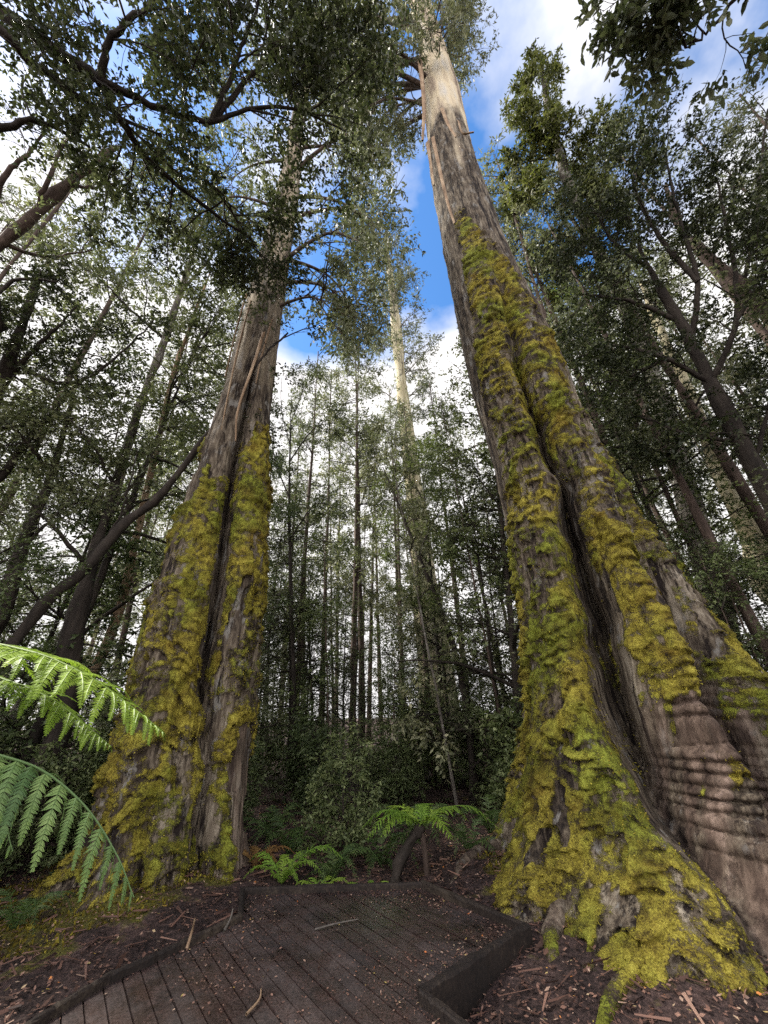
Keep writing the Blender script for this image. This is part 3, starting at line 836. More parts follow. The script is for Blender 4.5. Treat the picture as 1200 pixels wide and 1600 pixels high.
ground_fern(440, 1385, -.15, .62, [(10, 1.15), (60, .8), (-15, .8), (150, .9), (100, .7), (-50, .6), (200, .7)], 'green fern clump behind the far left corner of the deck', seed=1)
ground_fern(400, 1372, -.15, .5, [(170, 1), (60, .8), (20, .9), (120, .8), (-30, .7)], 'browning dead fern at the foot of the left giant', 'fern_brown', seed=2)
ground_fern(500, 1392, -.12, .34, [(0, 1), (70, .8), (180, .9), (-60, .9), (130, .8)], 'small bright fern just beyond the far deck beam', seed=3)
ground_fern(575, 1390, -.12, .30, [(10, 1), (80, .8), (170, 1), (-70, .7)], 'lowest fern sprig at the middle of the far deck beam', seed=4)

def fern_patch():
    spots = [((-.75, 6.1), .62, 'dull fern standing behind the middle of the far deck beam'), ((-.15, 6.6), .7, 'dull fern left of the young tree fern trunk'), ((.95, 6.4), .6, 'dull fern between the young tree fern and the right giant'),
             ((-1.45, 6.9), .75, 'tall dull fern in the shade right of the left giant'), ((.35, 7.6), .85, 'broad dull fern at the foot of the bushes behind the young tree fern'), ((-.6, 8.0), .85, 'broad dull fern at the foot of the bushes in the centre of the gap'),
             ((1.5, 7.6), .8, 'broad dull fern by the hidden left foot of the right giant'), ((-3.4, 4.7), .5, 'small fern on the mossy soil in front of the left giant'), ((-1.9, 7.6), .8, 'broad dull fern deep in the shade behind the left giant')]
    proto = None
    for k, ((x, y), sc, lab) in enumerate(spots):
        c = np.array([x, y, float(ground_z(x, y)) - .01])
        if proto is None:
            rng = np.random.default_rng(77); proto = thing('ground_fern', lab, 'fern', c, 'ferns on the forest floor')
            for a, l in ((0, 1), (48, .9), (100, 1.05), (155, .85), (210, 1), (262, .9), (312, .8), (75, .6), (190, .6)):
                d = np.array([math.cos(rad(a)), math.sin(rad(a)), 0]); z = (0, 0, 1)
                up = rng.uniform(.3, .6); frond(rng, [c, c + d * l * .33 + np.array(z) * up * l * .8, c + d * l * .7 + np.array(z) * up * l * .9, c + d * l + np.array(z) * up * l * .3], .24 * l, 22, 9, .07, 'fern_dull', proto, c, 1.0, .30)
            proto.scale = (sc,) * 3
        else: dup(proto, c, k * 1.7, sc, lab, 'ferns on the forest floor')


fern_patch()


def stump_fern():
    rng = np.random.default_rng(44); b = at_z(655, 1372, -.15); b[2] = float(ground_z(b[0], b[1]))
    root = thing('young_tree_fern', 'young tree fern with a leaning brown trunk behind the far right deck corner', 'tree fern', b)
    P = spline([b + (-.30, 0, -.1), b + (-.22, 0, .18), b + (0, .05, .42), b + (.06, .05, .5)], 16); V, Q = tubes(P, np.interp(np.arange(16), [0, 15], [.065, .05]), 14)
    V = V + norm(V - np.repeat(P, 14, 0)) * (.03 * noise(V * 20, 5) + .022 * noise(V * np.array([55, 55, 25]), 6))[:, None]
    g = Geo(); g.add(V, Q); link('trunk', g.mesh('trunk', M['bark_dark'], True, b), root)
    V, Q = tubes(spline([b + (.1, .05, -.1), b + (.09, .06, .2), b + (.06, .05, .48)], 10), np.full(10, .035), 10); g = Geo(); g.add(V, Q); link('aerial_root', g.mesh('aerial_root', M['bark_brown'], True, b), root)
    t = P[-1]
    for a, l in ((-8, .95), (25, .7), (175, .75), (-150, .75), (80, .7), (-60, .6), (130, .7), (215, .6)):
        d = np.array([math.cos(rad(a)), math.sin(rad(a)), 0])
        frond(rng, [t, t + d * l * .35 + (0, 0, .17 * l), t + d * l * .7 + (0, 0, .17 * l), t + d * l + (0, 0, -.06 * l)], .22, 20, 10, .06, 'fern', root, b)


stump_fern()


# ------------------------------------------------------------------ tree builders
def crown_mesh(root, g, n_wood, leafm, woodm, off=(0, 0, 0)):
    # limbs, twigs and leaves of one crown: one mesh with two materials
    me = g.mesh('crown', M[leafm], False, off); me.materials.append(M[woodm])
    a = np.zeros(len(me.polygons), np.int32); a[:n_wood] = 1; me.polygons.foreach_set('material_index', a)
    b = np.zeros(len(me.polygons), bool); b[:n_wood] = True; me.polygons.foreach_set('use_smooth', b)
    return link('crown', me, root)


def make_tree(name, label, cat, seed, H, r0, crown0, nl, ll, lang, twl, nlf, leaf, mats, lean=.02, ns=7, nt=6, droop=.2, flat=.4, grav=.03, up=.05, conic=.4, crook=.02, group=None, tw_wob=.2, sides=8, loc=(0, 0, 0), curve=None, sub=(.35, .6), clip=None, trunk_top=.15):
    rng = np.random.default_rng(seed); K = 26
    if curve is None:
        a = rng.uniform(0, 2 * PI); t = np.linspace(0, 1, K)
        P = np.stack([lean * H * t * math.cos(a), lean * H * t * math.sin(a), H * t - .25 * (1 - t)], -1)
        P[:, :2] += np.cumsum(rng.normal(0, crook * H / K, (K, 2)), 0) * (t[:, None] > .04)
    else: P = spline(curve, K)
    t = np.linspace(0, 1, K)
    r = r0 * (1 - (1 - trunk_top) * t) + r0 * .5 * np.exp(-t / .025) * (curve is None)
    root = thing(name, label, cat, loc, group)
    V, Q = tubes(P, r, sides)
    V = V + norm(V - np.repeat(P, sides, 0)) * (r0 * .18 * noise(V * np.array([2.2, 2.2, .9]) / max(r0 * 4, .3), seed))[:, None]
    g = Geo(); g.add(V, Q); link('trunk', g.mesh('trunk', M[mats[0]], True), root)
    limbs, ln = grow(rng, P[None], nl, crown0, .985, ll, lang, 7, grav, up, .10, .2, conic)
    sub_, l2 = grow(rng, limbs, ns, .2, 1, (ll[0] * sub[0], ll[1] * sub[1]), (.4, 1.1), 5, grav, up * .5, .14, flat * .7, .5)
    tw, l3 = grow(rng, np.concatenate([sub_]), nt, .15, 1, twl, (.3, 1.1), 4, grav * 2, 0, tw_wob, flat * .7, .3)
    g = Geo()
    f = np.linspace(1, .3, 7)[None]
    V, Q = tubes(limbs, np.clip(ln[:, None] * .018, .008, r0 * .5) * f, 5); g.add(V, Q)
    V, Q = tubes(sub_, np.clip(l2[:, None] * .010, .005, .03) * np.linspace(1, .4, 5)[None], 3); g.add(V, Q)
    nw = sum(len(q) for q in g.Q)
    V, Q, tn = leaves(rng, tw, nlf, leaf[0], leaf[1], droop, flat); g.add(V, Q, tn)
    crown_mesh(root, g, nw, mats[2], mats[1])
    return root


PARK = (0, 0, 0)
GROUPS = {}


class Kind:
    def __init__(s, root): s.root = root; s.used = False

    def place(s, x, y, rz, sc, label, group, tilt=(0, 0), z=None):
        zz = float(ground_z(x, y)) if z is None else z
        if not s.used:
            s.used = True; o = s.root; o.location = (float(x), float(y), zz); o.rotation_euler = (tilt[0], tilt[1], rz); o.scale = (sc if isinstance(sc, tuple) else (sc,) * 3)
            o['label'] = label; o['group'] = group; return o
        return dup(s.root, (x, y, zz), rz, sc, label, group, tilt)


def T(*a, **k): return Kind(make_tree(*a, **k))


slender = [T('slender_tree', 'x', 'tree', 500 + i, 24, .15, .30, 46, (.9, 2.3), (.9, 1.7), (.35, .8), 7, (.16, .052), ('bark_brown', 'bark_dark', ['leaf_mid', 'leaf_grey', 'leaf_mid'][i]), ns=6, nt=5, droop=.4, flat=.2, grav=.05, crook=.012) for i in range(3)]
myrtle = [T('myrtle_tree', 'x', 'tree', 520 + i, 12, .11, .12, 40, (1.2, 3.2), (1.0, 1.7), (.3, .7), 10, (.085, .042), ('bark_dark', 'bark_dark', ['leaf_dark', 'leaf_mid', 'leaf_under'][i]), ns=7, nt=6, droop=.15, flat=.75, grav=.03, crook=.03, lean=.05) for i in range(3)]
tall = [T('tall_eucalypt', 'x', 'tree', 540 + i, 46, 1.0, .50, 44, (2.2, 5.0), (.5, 1.2), (.6, 1.3), 11, (.24, .07), ('bark_pale', 'bark_grey', 'leaf_grey'), ns=7, nt=6, droop=.5, flat=.1, grav=.02, up=.15, crook=.008) for i in range(1)]
shrub = [T('understory_shrub', 'x', 'shrub', 560 + i, 4.2, .04, .06, 34, (.7, 1.7), (.6, 1.5), (.2, .45), 11, (.058, .026), ('bark_brown', 'bark_dark', ['leaf_under', 'leaf_mid'][i]), ns=6, nt=5, droop=.25, flat=.6, grav=.06, crook=.04, sides=6) for i in range(2)]

rng = np.random.default_rng(77)
CLEAR = lambda x, y, r: np.hypot(x - RT[0], y - RT[1]) > 2.3 + r and np.hypot(x - LT[0], y - LT[1]) > 1.7 + r

# slender trees with pixel-matched trunks in the gap: (px at base, distance, scale)
G1 = 'slender trees standing behind the gap between the giants'
spec = [(448, 15, .85, 0, 'slender trunk close behind the right flank of the left giant'), (495, 19, .95, 1, 'slender grey trunk left of the paired trunks in the central gap'),
        (549, 17, 1.0, 0, 'left one of the two paired trunks in the middle of the gap'), (566, 17.6, 1.05, 2, 'right one of the two paired trunks in the middle of the gap'),
        (600, 26, 1.0, 1, 'thin distant trunk just right of the paired trunks'), (690, 13, .6, 1, 'thin pale young trunk behind the young tree fern'),
        (640, 22, .9, 2, 'slender tree below the tall pale eucalypt in the gap'), (760, 16, .75, 0, 'slender tree beside the left flank of the right giant'),
        (420, 24, 1.0, 2, 'far slender tree against the left giant'), (520, 30, 1.1, 0, 'far slender tree left of the gap centre'), (705, 30, 1.0, 2, 'far slender tree right of the gap centre')]
for px, Y, sc, k, lab in spec:
    p = at_y(px, 1330, Y); slender[k].place(p[0], Y, rng.uniform(0, 6.28), sc, lab, G1)

SECT = [(-90, -42, 'at the far left, beyond the green fern fronds'), (-42, -28, 'just left of the left giant'), (-28, -19, 'hidden behind the left giant'), (-19, -4, 'in the left half of the central gap'),
        (-4, 13, 'in the right half of the central gap'), (13, 37, 'hidden behind the right giant'), (37, 90, 'to the right of the right giant')]
ORD = 'nearest,second nearest,third nearest,fourth nearest,fifth nearest,sixth nearest,seventh nearest,eighth nearest,ninth nearest,tenth nearest,eleventh nearest,twelfth nearest'.split(',') + [f'{k}th nearest' for k in range(13, 60)]


def crowd(kinds, count, amin, amax, dmin, dmax, ok, scale, tilt, noun, group):
    pts = []
    for k in range(3000):
        az = rng.uniform(amin, amax); d = dmin + (dmax - dmin) * rng.random() ** 1.2
        x, y = d * math.sin(rad(az)), d * math.cos(rad(az))
        if ok(az, d, x, y) and all((x - q[2]) ** 2 + (y - q[3]) ** 2 > .8 for q in pts): pts.append((d, az, x, y))
        if len(pts) >= count: break
    seen = {}
    for d, az, x, y in sorted(pts):
        ph = next(p for a, b, p in SECT if a <= az < b); i = seen.get(ph, 0); seen[ph] = i + 1
        kinds[int(rng.integers(len(kinds)))].place(x, y, rng.uniform(0, 6.28), scale(az, d), f'{ORD[i]} {noun} {ph}', group, (rng.normal(0, tilt), rng.normal(0, tilt)))


crowd(slender, 50, -64, 64, 10.5, 38, lambda a, d, x, y: CLEAR(x, y, 1) and not (abs(a) > 18 and d > 16 and rng.random() < .5) and not (-16 < a < 14 and (d < 22 or rng.random() < .5)), lambda a, d: rng.uniform(.7, 1.15), .03, 'slender tree', 'crowded slender forest trees')
crowd(myrtle, 36, -68, 68, 9, 27, lambda a, d, x, y: CLEAR(x, y, 1.2) and not (-16 < a < 14 and d < 12) and not (abs(a) > 20 and rng.random() < .55), lambda a, d: rng.uniform(.45, .75) if -18 < a < 15 else rng.uniform(.75, 1.2), .05, 'bushy dark myrtle', 'understory myrtles')
crowd(shrub, 62, -66, 66, 7.0, 20, lambda a, d, x, y: CLEAR(x, y, .5) and not (-17 < a < 14 and (d < 10 or rng.random() < .5)), lambda a, d: rng.uniform(.4, .8) if -17 < a < 14 else rng.uniform(.5, 1.05), .05, 'leafy shrub', 'understory shrubs')
crowd([T('thin_sapling', 'x', 'sapling', 590 + i, 8.5, .032, .12, 26, (.4, 1.1), (.9, 1.8), (.2, .5), 9, (.085, .036), ('bark_grey' if i else 'bark_brown', 'bark_dark', 'leaf_grey' if i else 'leaf_under'), ns=5, nt=4, droop=.4, flat=.4, grav=.08, crook=.03, sides=6, lean=.06) for i in range(2)],
      56, -58, 55, 8.0, 24, lambda a, d, x, y: CLEAR(x, y, .4) and (d > 9.5 or not -16 < a < 14), lambda a, d: rng.uniform(.6, 1.35), .05, 'thin sapling', 'thin saplings among the trees')
crowd([T('low_bush', 'x', 'bush', 580, 1.7, .02, .03, 30, (.4, 1.0), (.5, 1.5), (.15, .35), 8, (.07, .032), ('bark_dark', 'bark_dark', 'leaf_under'), ns=6, nt=5, droop=.3, flat=.5, grav=.08, crook=.04, sides=5)], 44, -50, 50, 6.4, 15, lambda a, d, x, y: CLEAR(x, y, .2) and not (-17 < a < 14 and rng.random() < .4), lambda a, d: rng.uniform(.6, 1.2), .05, 'low bush', 'low bushes on the forest floor')
tall[0].place(*at_y(655, 720, 25)[:2], 1.0, 1.08, 'tall pale eucalypt far off in the sky gap between the giants', 'distant tall eucalypts', (0, -.02))


# ------------------------------------------------------------------ unique trees around the clearing
def pxl(lst): return [at_d(x, y, d) for x, y, d in lst]


def canopy(name, label, cat, seed, trunk, limbs, mats, leaf, nl=10, ll=(.8, 1.8), ns=7, twl=(.25, .6), nt=6, nlf=10, droop=.2, flat=.6, grav=.03, lang=(.5, 1.3), group=None, extra=True, t0=.15, fold=False, smooth_leaf=False):
    """a tree given by a trunk polyline [(point, radius)...] and hand placed limbs [(points, r0, r1)...]"""
    rng = np.random.default_rng(seed); base = np.array(trunk[0][0] if trunk else limbs[0][0][0], float)
    root = thing(name, label, cat, base, group)
    if trunk:
        P = spline([p for p, _ in trunk], 40); r = np.interp(np.linspace(0, 1, 40), np.linspace(0, 1, len(trunk)), [q for _, q in trunk])
        V, Q = tubes(P, r, 14); V = V + norm(V - np.repeat(P, 14, 0)) * (r.max() * .22 * noise(V * np.array([3, 3, 1.6]) / max(r.max() * 4, .4), seed) + r.max() * .10 * noise(V * 14, seed + 1))[:, None]
        g = Geo(); g.add(V - base, Q); link('trunk', g.mesh('trunk', M[mats[0]], True), root)
    g = Geo(); LP = []
    wts = []
    for pts, r0, r1, *wt in limbs:
        wts.append(wt[0] if wt else 1)
        P = spline(pts, 22); P[1:-1] += rng.normal(0, .012, (20, 3)); V, Q = tubes(P, np.linspace(r0, r1, 22), 7); g.add(V - base, Q); LP.append(P)
    LP = np.repeat(np.stack(LP), wts, 0)
    a, la = grow(rng, LP, nl, t0, 1, ll, lang, 7, grav, .05, .14, flat * .6, .3)
    b, lb = grow(rng, a, ns, .15, 1, (ll[0] * .4, ll[1] * .55), (.4, 1.1), 5, grav, .02, .15, flat * .6, .4)
    c, lc = grow(rng, np.concatenate([b]), nt, .1, 1, twl, (.3, 1.1), 4, grav * 2, 0, .18, flat * .6, .3)
    V, Q = tubes(a, np.clip(la[:, None] * .011, .006, .03) * np.linspace(1, .35, 7)[None], 4); g.add(V - base, Q)
    V, Q = tubes(b, np.clip(lb[:, None] * .008, .003, .012) * np.linspace(1, .4, 5)[None], 3); g.add(V - base, Q)
    nw = sum(len(q) for q in g.Q)
    V, Q, tn = leaves(rng, c, nlf, leaf[0], leaf[1], droop, flat, fold=fold); g.add(V - base, Q, tn)
    crown_mesh(root, g, nw, mats[2], mats[1])
    return root


def gz(x, y, d=.2): return np.array([x, y, float(ground_z(x, y)) - d])


# dark myrtle whose limbs reach over the upper left of the view
hub = np.array([-7.2, 4.6, 8.3])
canopy('overhanging_myrtle', 'big dark myrtle leaning in from beyond the left edge, black limbs arching across the sky', 'tree', 901,
       [(gz(-8.6, 4.4), .38), (np.array([-8.3, 4.4, 4.0]), .27), (hub, .2)],
       [([hub] + pxl([(-60, -25, 10), (0, 20, 9.6), (75, 70, 9.2), (140, 112, 9), (155, 125, 8.9)]), .11, .06),
        (pxl([(155, 125, 8.9), (240, 165, 8.8), (330, 190, 8.8), (380, 172, 9), (470, 172, 9.2), (540, 205, 9.6)]), .052, .015, 2),
        (pxl([(155, 125, 8.9), (190, 190, 9), (240, 255, 9.2), (330, 330, 9.6), (400, 380, 10.2)]), .065, .02, 3),
        (pxl([(155, 125, 8.9), (175, 60, 9), (230, 10, 9.2), (300, -60, 9.6)]), .055, .02),
        ([hub] + pxl([(-60, 60, 9.4), (60, 108, 9.2), (115, 145, 9.1), (170, 178, 9.2), (250, 210, 9.5)]), .08, .018),
        #([hub] + pxl([(-30, 250, 10.5), (60, 300, 10.5), (150, 330, 11), (250, 380, 11.5)]), .08, .02),
        (pxl([(330, 190, 8.8), (360, 120, 9.2), (390, 40, 9.6), (420, -40, 10)]), .045, .015, 3),
        (pxl([(330, 190, 8.8), (400, 110, 9.6), (460, 60, 10), (520, 40, 10.6)]), .045, .015, 3),
        (pxl([(320, 282, 9.3), (350, 308, 9.3), (372, 350, 9.4), (380, 392, 9.6)]), .03, .01, 2),
        ([hub] + pxl([(-120, 150, 9), (-20, 200, 9), (60, 190, 9.2), (140, 230, 9.6)]), .08, .02)],
       ('bark_dark', 'bark_dark', 'leaf_dark'), (.072, .036), nl=6, ll=(.8, 1.9), ns=7, nt=6, nlf=11, flat=.6)
# brown limbs at the left edge
canopy('leaning_tree', 'brown forked tree leaning in at the left edge below the black limbs', 'tree', 902,
       [(gz(-10.8, 5.4), .22), (at_d(-190, 640, 11.5), .15), (at_d(-40, 425, 11.8), .11), (at_d(55, 335, 12), .09), (at_d(100, 292, 12.2), .075), (at_d(140, 262, 12.3), .055), (at_d(185, 228, 12.6), .03)],
       [(pxl([(55, 335, 12), (80, 270, 12), (95, 235, 12.4), (120, 190, 12.8)]), .05, .015), (pxl([(-40, 425, 11.8), (0, 290, 12), (40, 245, 12), (68, 210, 12.3)]), .065, .02),
        (pxl([(100, 292, 12.2), (160, 290, 12.4), (230, 270, 12.8)]), .04, .01), (pxl([(0, 380, 11.9), (70, 400, 12), (150, 390, 12.4)]), .05, .01)],
       ('bark_brown', 'bark_brown', 'leaf_mid'), (.075, .034), nl=6, ll=(.8, 1.8), ns=5, nt=4, nlf=7)
# dark myrtle mass on the left
canopy('dense_myrtle', 'dense dark myrtle filling the left edge at mid height', 'tree', 903,
       [(gz(-8.6, 7.0), .20), (at_d(-60, 760, 11), .15), (at_d(30, 520, 11.5), .08), (at_d(60, 430, 12), .04)],
       [(pxl([(-60, 760, 11), (0, 745, 11), (40, 690, 11), (110, 612, 11.2), (160, 570, 11.5)]), .10, .02), (pxl([(0, 600, 11.4), (60, 540, 11.2), (120, 480, 11.4)]), .06, .02), (pxl([(0, 600, 11.4), (-40, 520, 11), (20, 440, 11.2), (90, 440, 11.4)]), .06, .02),
        (pxl([(10, 560, 11.4), (100, 600, 11), (180, 560, 11.4), (240, 500, 12)]), .05, .015), (pxl([(-60, 680, 11), (60, 660, 11.2), (140, 650, 11.5)]), .05, .015)],
       ('bark_dark', 'bark_dark', 'leaf_dark'), (.072, .036), nl=9, ll=(.6, 1.4), ns=6, nt=6, nlf=11)
# slanting trunks left of the left giant
canopy('leaning_tree', 'dark mossy trunk leaning across to rest against the left giant', 'tree', 904,
       [(at_d(-75, 1110, 8.2), .13), (at_d(20, 1005, 8.3), .10), (at_d(75, 938, 8.4), .09), (at_d(130, 892, 8.4), .085), (at_d(190, 822, 8.5), .08), (at_d(250, 774, 8.5), .07), (at_d(325, 678, 8.7), .05), (at_d(362, 632, 8.8), .035), (at_d(400, 570, 9.2), .03), (at_d(450, 520, 9.6), .01)],
       [(pxl([(325, 678, 8.7), (380, 655, 8.6), (410, 665, 8.7)]), .02, .006), (pxl([(362, 632, 8.8), (410, 560, 9), (440, 530, 9.3), (500, 505, 9.8)]), .03, .008), (pxl([(130, 888, 8.4), (190, 800, 8.8), (215, 700, 9)]), .03, .01)],
       ('bark_dark', 'bark_dark', 'leaf_dark'), (.07, .034), nl=5, ll=(.5, 1.1), ns=4, nt=4, nlf=7)
canopy('spotted_tree', 'grey blotched slanting trunk rising left of the left giant', 'tree', 905,
       [(gz(-8.2, 8.6), .20), (at_d(100, 1000, 11.9), .17), (at_d(160, 830, 12.2), .15), (at_d(215, 645, 13.2), .12), (at_d(258, 530, 14.2), .10), (at_d(300, 400, 16), .07), (at_d(325, 320, 17.6), .03)],
       [(pxl([(258, 530, 14.2), (200, 480, 14.5), (150, 430, 15)]), .05, .015), (pxl([(280, 460, 15), (330, 400, 15.4), (350, 350, 16)]), .05, .015), (pxl([(300, 400, 16), (280, 340, 16.5), (250, 290, 17)]), .04, .01), (pxl([(325, 320, 17.6), (350, 270, 18.5), (380, 220, 19.5)]), .03, .01)],
       ('bark_grey', 'bark_dark', 'leaf_mid'), (.10, .045), nl=10, ll=(.9, 2.0), ns=6, nt=5, nlf=9)
canopy('slanting_tree', 'reddish brown slanting trunk between the blotched trunk and the left giant', 'tree', 906,
       [(gz(-7.2, 8.8), .13), (at_d(165, 1010, 11.4), .11), (at_d(215, 830, 11.8), .09), (at_d(265, 610, 13), .075), (at_d(290, 530, 13.8), .05), (at_d(330, 420, 15.4), .02)],
       [(pxl([(265, 610, 13), (300, 560, 13.2), (330, 500, 13.6)]), .04, .012), (pxl([(290, 530, 13.8), (320, 470, 14), (350, 440, 14.5)]), .03, .01), (pxl([(240, 720, 12.5), (270, 640, 12.6), (310, 600, 13)]), .03, .01)],
       ('bark_strip', 'bark_dark', 'leaf_mid'), (.09, .042), nl=9, ll=(.8, 1.6), ns=6, nt=5, nlf=9)
canopy('slanting_tree', 'thick black slanting trunk behind the bright fern fronds', 'tree', 907,
       [(gz(-6.4, 6.2), .20), (at_d(75, 1180, 8.9), .18), (at_d(110, 1000, 8.8), .15), (at_d(142, 890, 9.2), .12), (at_d(180, 760, 10), .09), (at_d(215, 640, 11), .04)],
       [(pxl([(142, 890, 9.2), (90, 830, 9), (40, 780, 9)]), .05, .015), (pxl([(180, 760, 10), (140, 690, 10), (90, 640, 10.2)]), .04, .012), (pxl([(160, 820, 9.6), (220, 740, 10), (250, 690, 10.4)]), .04, .012)],
       ('bark_dark', 'bark_dark', 'leaf_mid'), (.072, .034), nl=9, ll=(.7, 1.5), ns=6, nt=5, nlf=9)
canopy('slanting_tree', 'slim dark trunk slanting up from the left edge above the fern', 'tree', 908,
       [(gz(-7.8, 6.0), .16), (at_d(-30, 1010, 9.6), .14), (at_d(30, 860, 9.8), .11), (at_d(80, 740, 10.4), .08), (at_d(120, 600, 11.4), .03)],
       [(pxl([(30, 860, 9.8), (90, 800, 9.8), (150, 740, 10)]), .04, .012), (pxl([(80, 740, 10.4), (40, 690, 10.2), (0, 650, 10.2)]), .04, .012)],
       ('bark_dark', 'bark_dark', 'leaf_mid'), (.075, .034), nl=9, ll=(.7, 1.5), ns=6, nt=5, nlf=9)

# leaning dark tree in the middle gap
canopy('leaning_tree', 'dark thin tree leaning left in the gap, forked from one stem near the right giant', 'tree', 909,
       [(at_y(745, 1330, 10.5), .10), (at_y(730, 1110, 10.6), .085), (at_y(700, 985, 10.7), .07), (at_y(655, 870, 10.9), .055), (at_y(615, 770, 11.2), .04), (at_y(598, 730, 11.4), .02)],
       [(at_list(11.2, [(735, 1110), (722, 1000), (712, 910), (703, 830)]), .055, .015), (at_list(11.2, [(655, 870), (680, 800), (690, 760)]), .03, .01), (at_list(11.3, [(615, 770), (640, 740), (690, 720)]), .03, .01), (at_list(10.8, [(700, 985), (660, 960), (630, 930)]), .03, .01), (at_list(10.4, [(735, 1150), (680, 1120), (640, 1110)]), .03, .01), (at_list(10.2, [(738, 1200), (780, 1150), (800, 1080)]), .03, .01)],
       ('bark_dark', 'bark_dark', 'leaf_under'), (.075, .035), nl=9, ll=(.6, 1.4), ns=6, nt=5, nlf=9, flat=.75)

canopy('bushy_myrtle', 'bushy fresh green myrtle hiding the foot of the tall pale eucalypt', 'tree', 920,
       [(at_y(700, 1335, 12.4), .09), (at_y(690, 1100, 12.5), .075), (at_y(672, 880, 12.7), .05), (at_y(660, 740, 12.9), .02)],
       [(at_list(12.6, [(676, 930), (720, 880), (760, 870)]), .03, .01), (at_list(12.6, [(672, 880), (630, 840), (600, 840)]), .03, .01), (at_list(12.4, [(668, 830), (700, 780), (735, 770)]), .03, .01), (at_list(12.3, [(665, 790), (640, 750), (615, 750)]), .025, .01),
        (at_list(12.2, [(685, 1040), (740, 1000), (785, 1000)]), .03, .01), (at_list(12.0, [(682, 1010), (640, 980), (600, 990)]), .03, .01), (at_list(11.8, [(690, 1120), (650, 1090), (610, 1100)]), .03, .01), (at_list(11.8, [(692, 1160), (740, 1120), (790, 1120)]), .03, .01), (at_list(12.6, [(662, 760), (668, 720), (672, 690)]), .02, .008)],
       ('bark_dark', 'bark_dark', 'leaf_under'), (.085, .038), nl=7, ll=(.6, 1.3), ns=6, nt=5, nlf=9, flat=.75)
canopy('bushy_myrtle', 'bushy olive green myrtle crowding the right flank of the left giant', 'tree', 921,
       [(at_y(462, 1335, 11.6), .08), (at_y(458, 1050, 11.7), .065), (at_y(452, 800, 11.9), .045), (at_y(455, 620, 12.2), .015)],
       [(at_list(11.8, [(455, 840), (490, 790), (520, 790)]), .03, .01), (at_list(11.8, [(453, 780), (430, 720), (425, 670)]), .03, .01), (at_list(11.9, [(453, 720), (490, 670), (525, 660)]), .03, .01), (at_list(12.1, [(454, 660), (475, 610), (500, 590)]), .02, .008), (at_list(12.0, [(454, 700), (440, 640), (440, 590)]), .02, .008)],
       ('bark_dark', 'bark_dark', 'leaf_mid'), (.085, .038), nl=7, ll=(.5, 1.1), ns=6, nt=5, nlf=9, flat=.6)

# right-hand trees
canopy('olive_eucalypt', 'tall olive crowned eucalypt right of the right giant with dead bare twigs at its top', 'tree', 910,
       [(gz(9.5, 12.0), .40), (at_d(1010, 560, 20), .30), (at_d(905, 330, 22.5), .20), (at_d(860, 190, 25.5), .12), (at_d(845, 90, 28.5), .03)],
       [(pxl([(905, 330, 22.5), (850, 300, 22.5), (810, 310, 22.6)]), .07, .02), (pxl([(890, 290, 23.3), (880, 230, 24), (850, 200, 24)]), .06, .02), (pxl([(870, 220, 25), (820, 200, 25), (800, 180, 25.5)]), .05, .02), (pxl([(862, 180, 26), (850, 120, 27), (830, 95, 28)]), .05, .02),
        (pxl([(880, 260, 24), (915, 240, 24), (930, 210, 24.5)]), .05, .02), (pxl([(940, 400, 21.6), (880, 390, 21.6), (840, 400, 21.8)]), .06, .02), (pxl([(920, 360, 22), (950, 310, 22), (940, 280, 22.5)]), .05, .02), (pxl([(960, 450, 21), (900, 450, 21), (860, 440, 21.2)]), .06, .02), (pxl([(880, 250, 24), (840, 250, 24), (805, 260, 24.3)]), .05, .02)],
       ('bark_grey', 'bark_dark', 'leaf_olive'), (.17, .062), nl=10, ll=(.6, 1.4), ns=6, nt=6, nlf=11, droop=.5, flat=.2)
canopy('dense_myrtle', 'dense bluish dark myrtle crown beside the olive crown, on a black leaning trunk', 'tree', 911,
       [(gz(9.2, 5.6), .24), (at_d(1290, 900, 10.6), .20), (at_d(1200, 762, 10.8), .16), (at_d(1110, 600, 11.4), .12), (at_d(1060, 500, 12), .09), (at_d(1015, 420, 12.8), .05), (at_d(980, 340, 13.8), .02)],
       [(pxl([(1110, 600, 11.4), (1040, 560, 11.2), (960, 540, 11.4), (900, 560, 11.6)]), .06, .02), (pxl([(1060, 500, 12), (980, 470, 12), (910, 460, 12.2)]), .06, .02), (pxl([(1080, 540, 11.8), (1090, 440, 12.2), (1060, 340, 13), (1040, 240, 14)]), .07, .02), (pxl([(1015, 420, 12.8), (960, 380, 13), (930, 330, 13.4)]), .05, .02),
        (pxl([(1110, 600, 11.4), (1150, 500, 11.8), (1140, 380, 12.6), (1120, 280, 13.6)]), .07, .02), (pxl([(1090, 440, 12.2), (1030, 370, 12.8), (990, 290, 13.6), (990, 230, 14.4)]), .06, .02), (pxl([(1150, 500, 11.8), (1200, 400, 12.4), (1220, 300, 13)]), .06, .02), (pxl([(1160, 690, 11), (1080, 680, 11), (1000, 650, 11.2)]), .05, .02), (pxl([(1180, 720, 11), (1200, 640, 11.2), (1230, 540, 11.6)]), .05, .02), (pxl([(1040, 560, 11.2), (980, 590, 11.2), (930, 600, 11.4)]), .04, .015)],
       ('bark_dark', 'bark_dark', 'leaf_dark'), (.078, .038), nl=11, ll=(.8, 1.8), ns=7, nt=6, nlf=10)
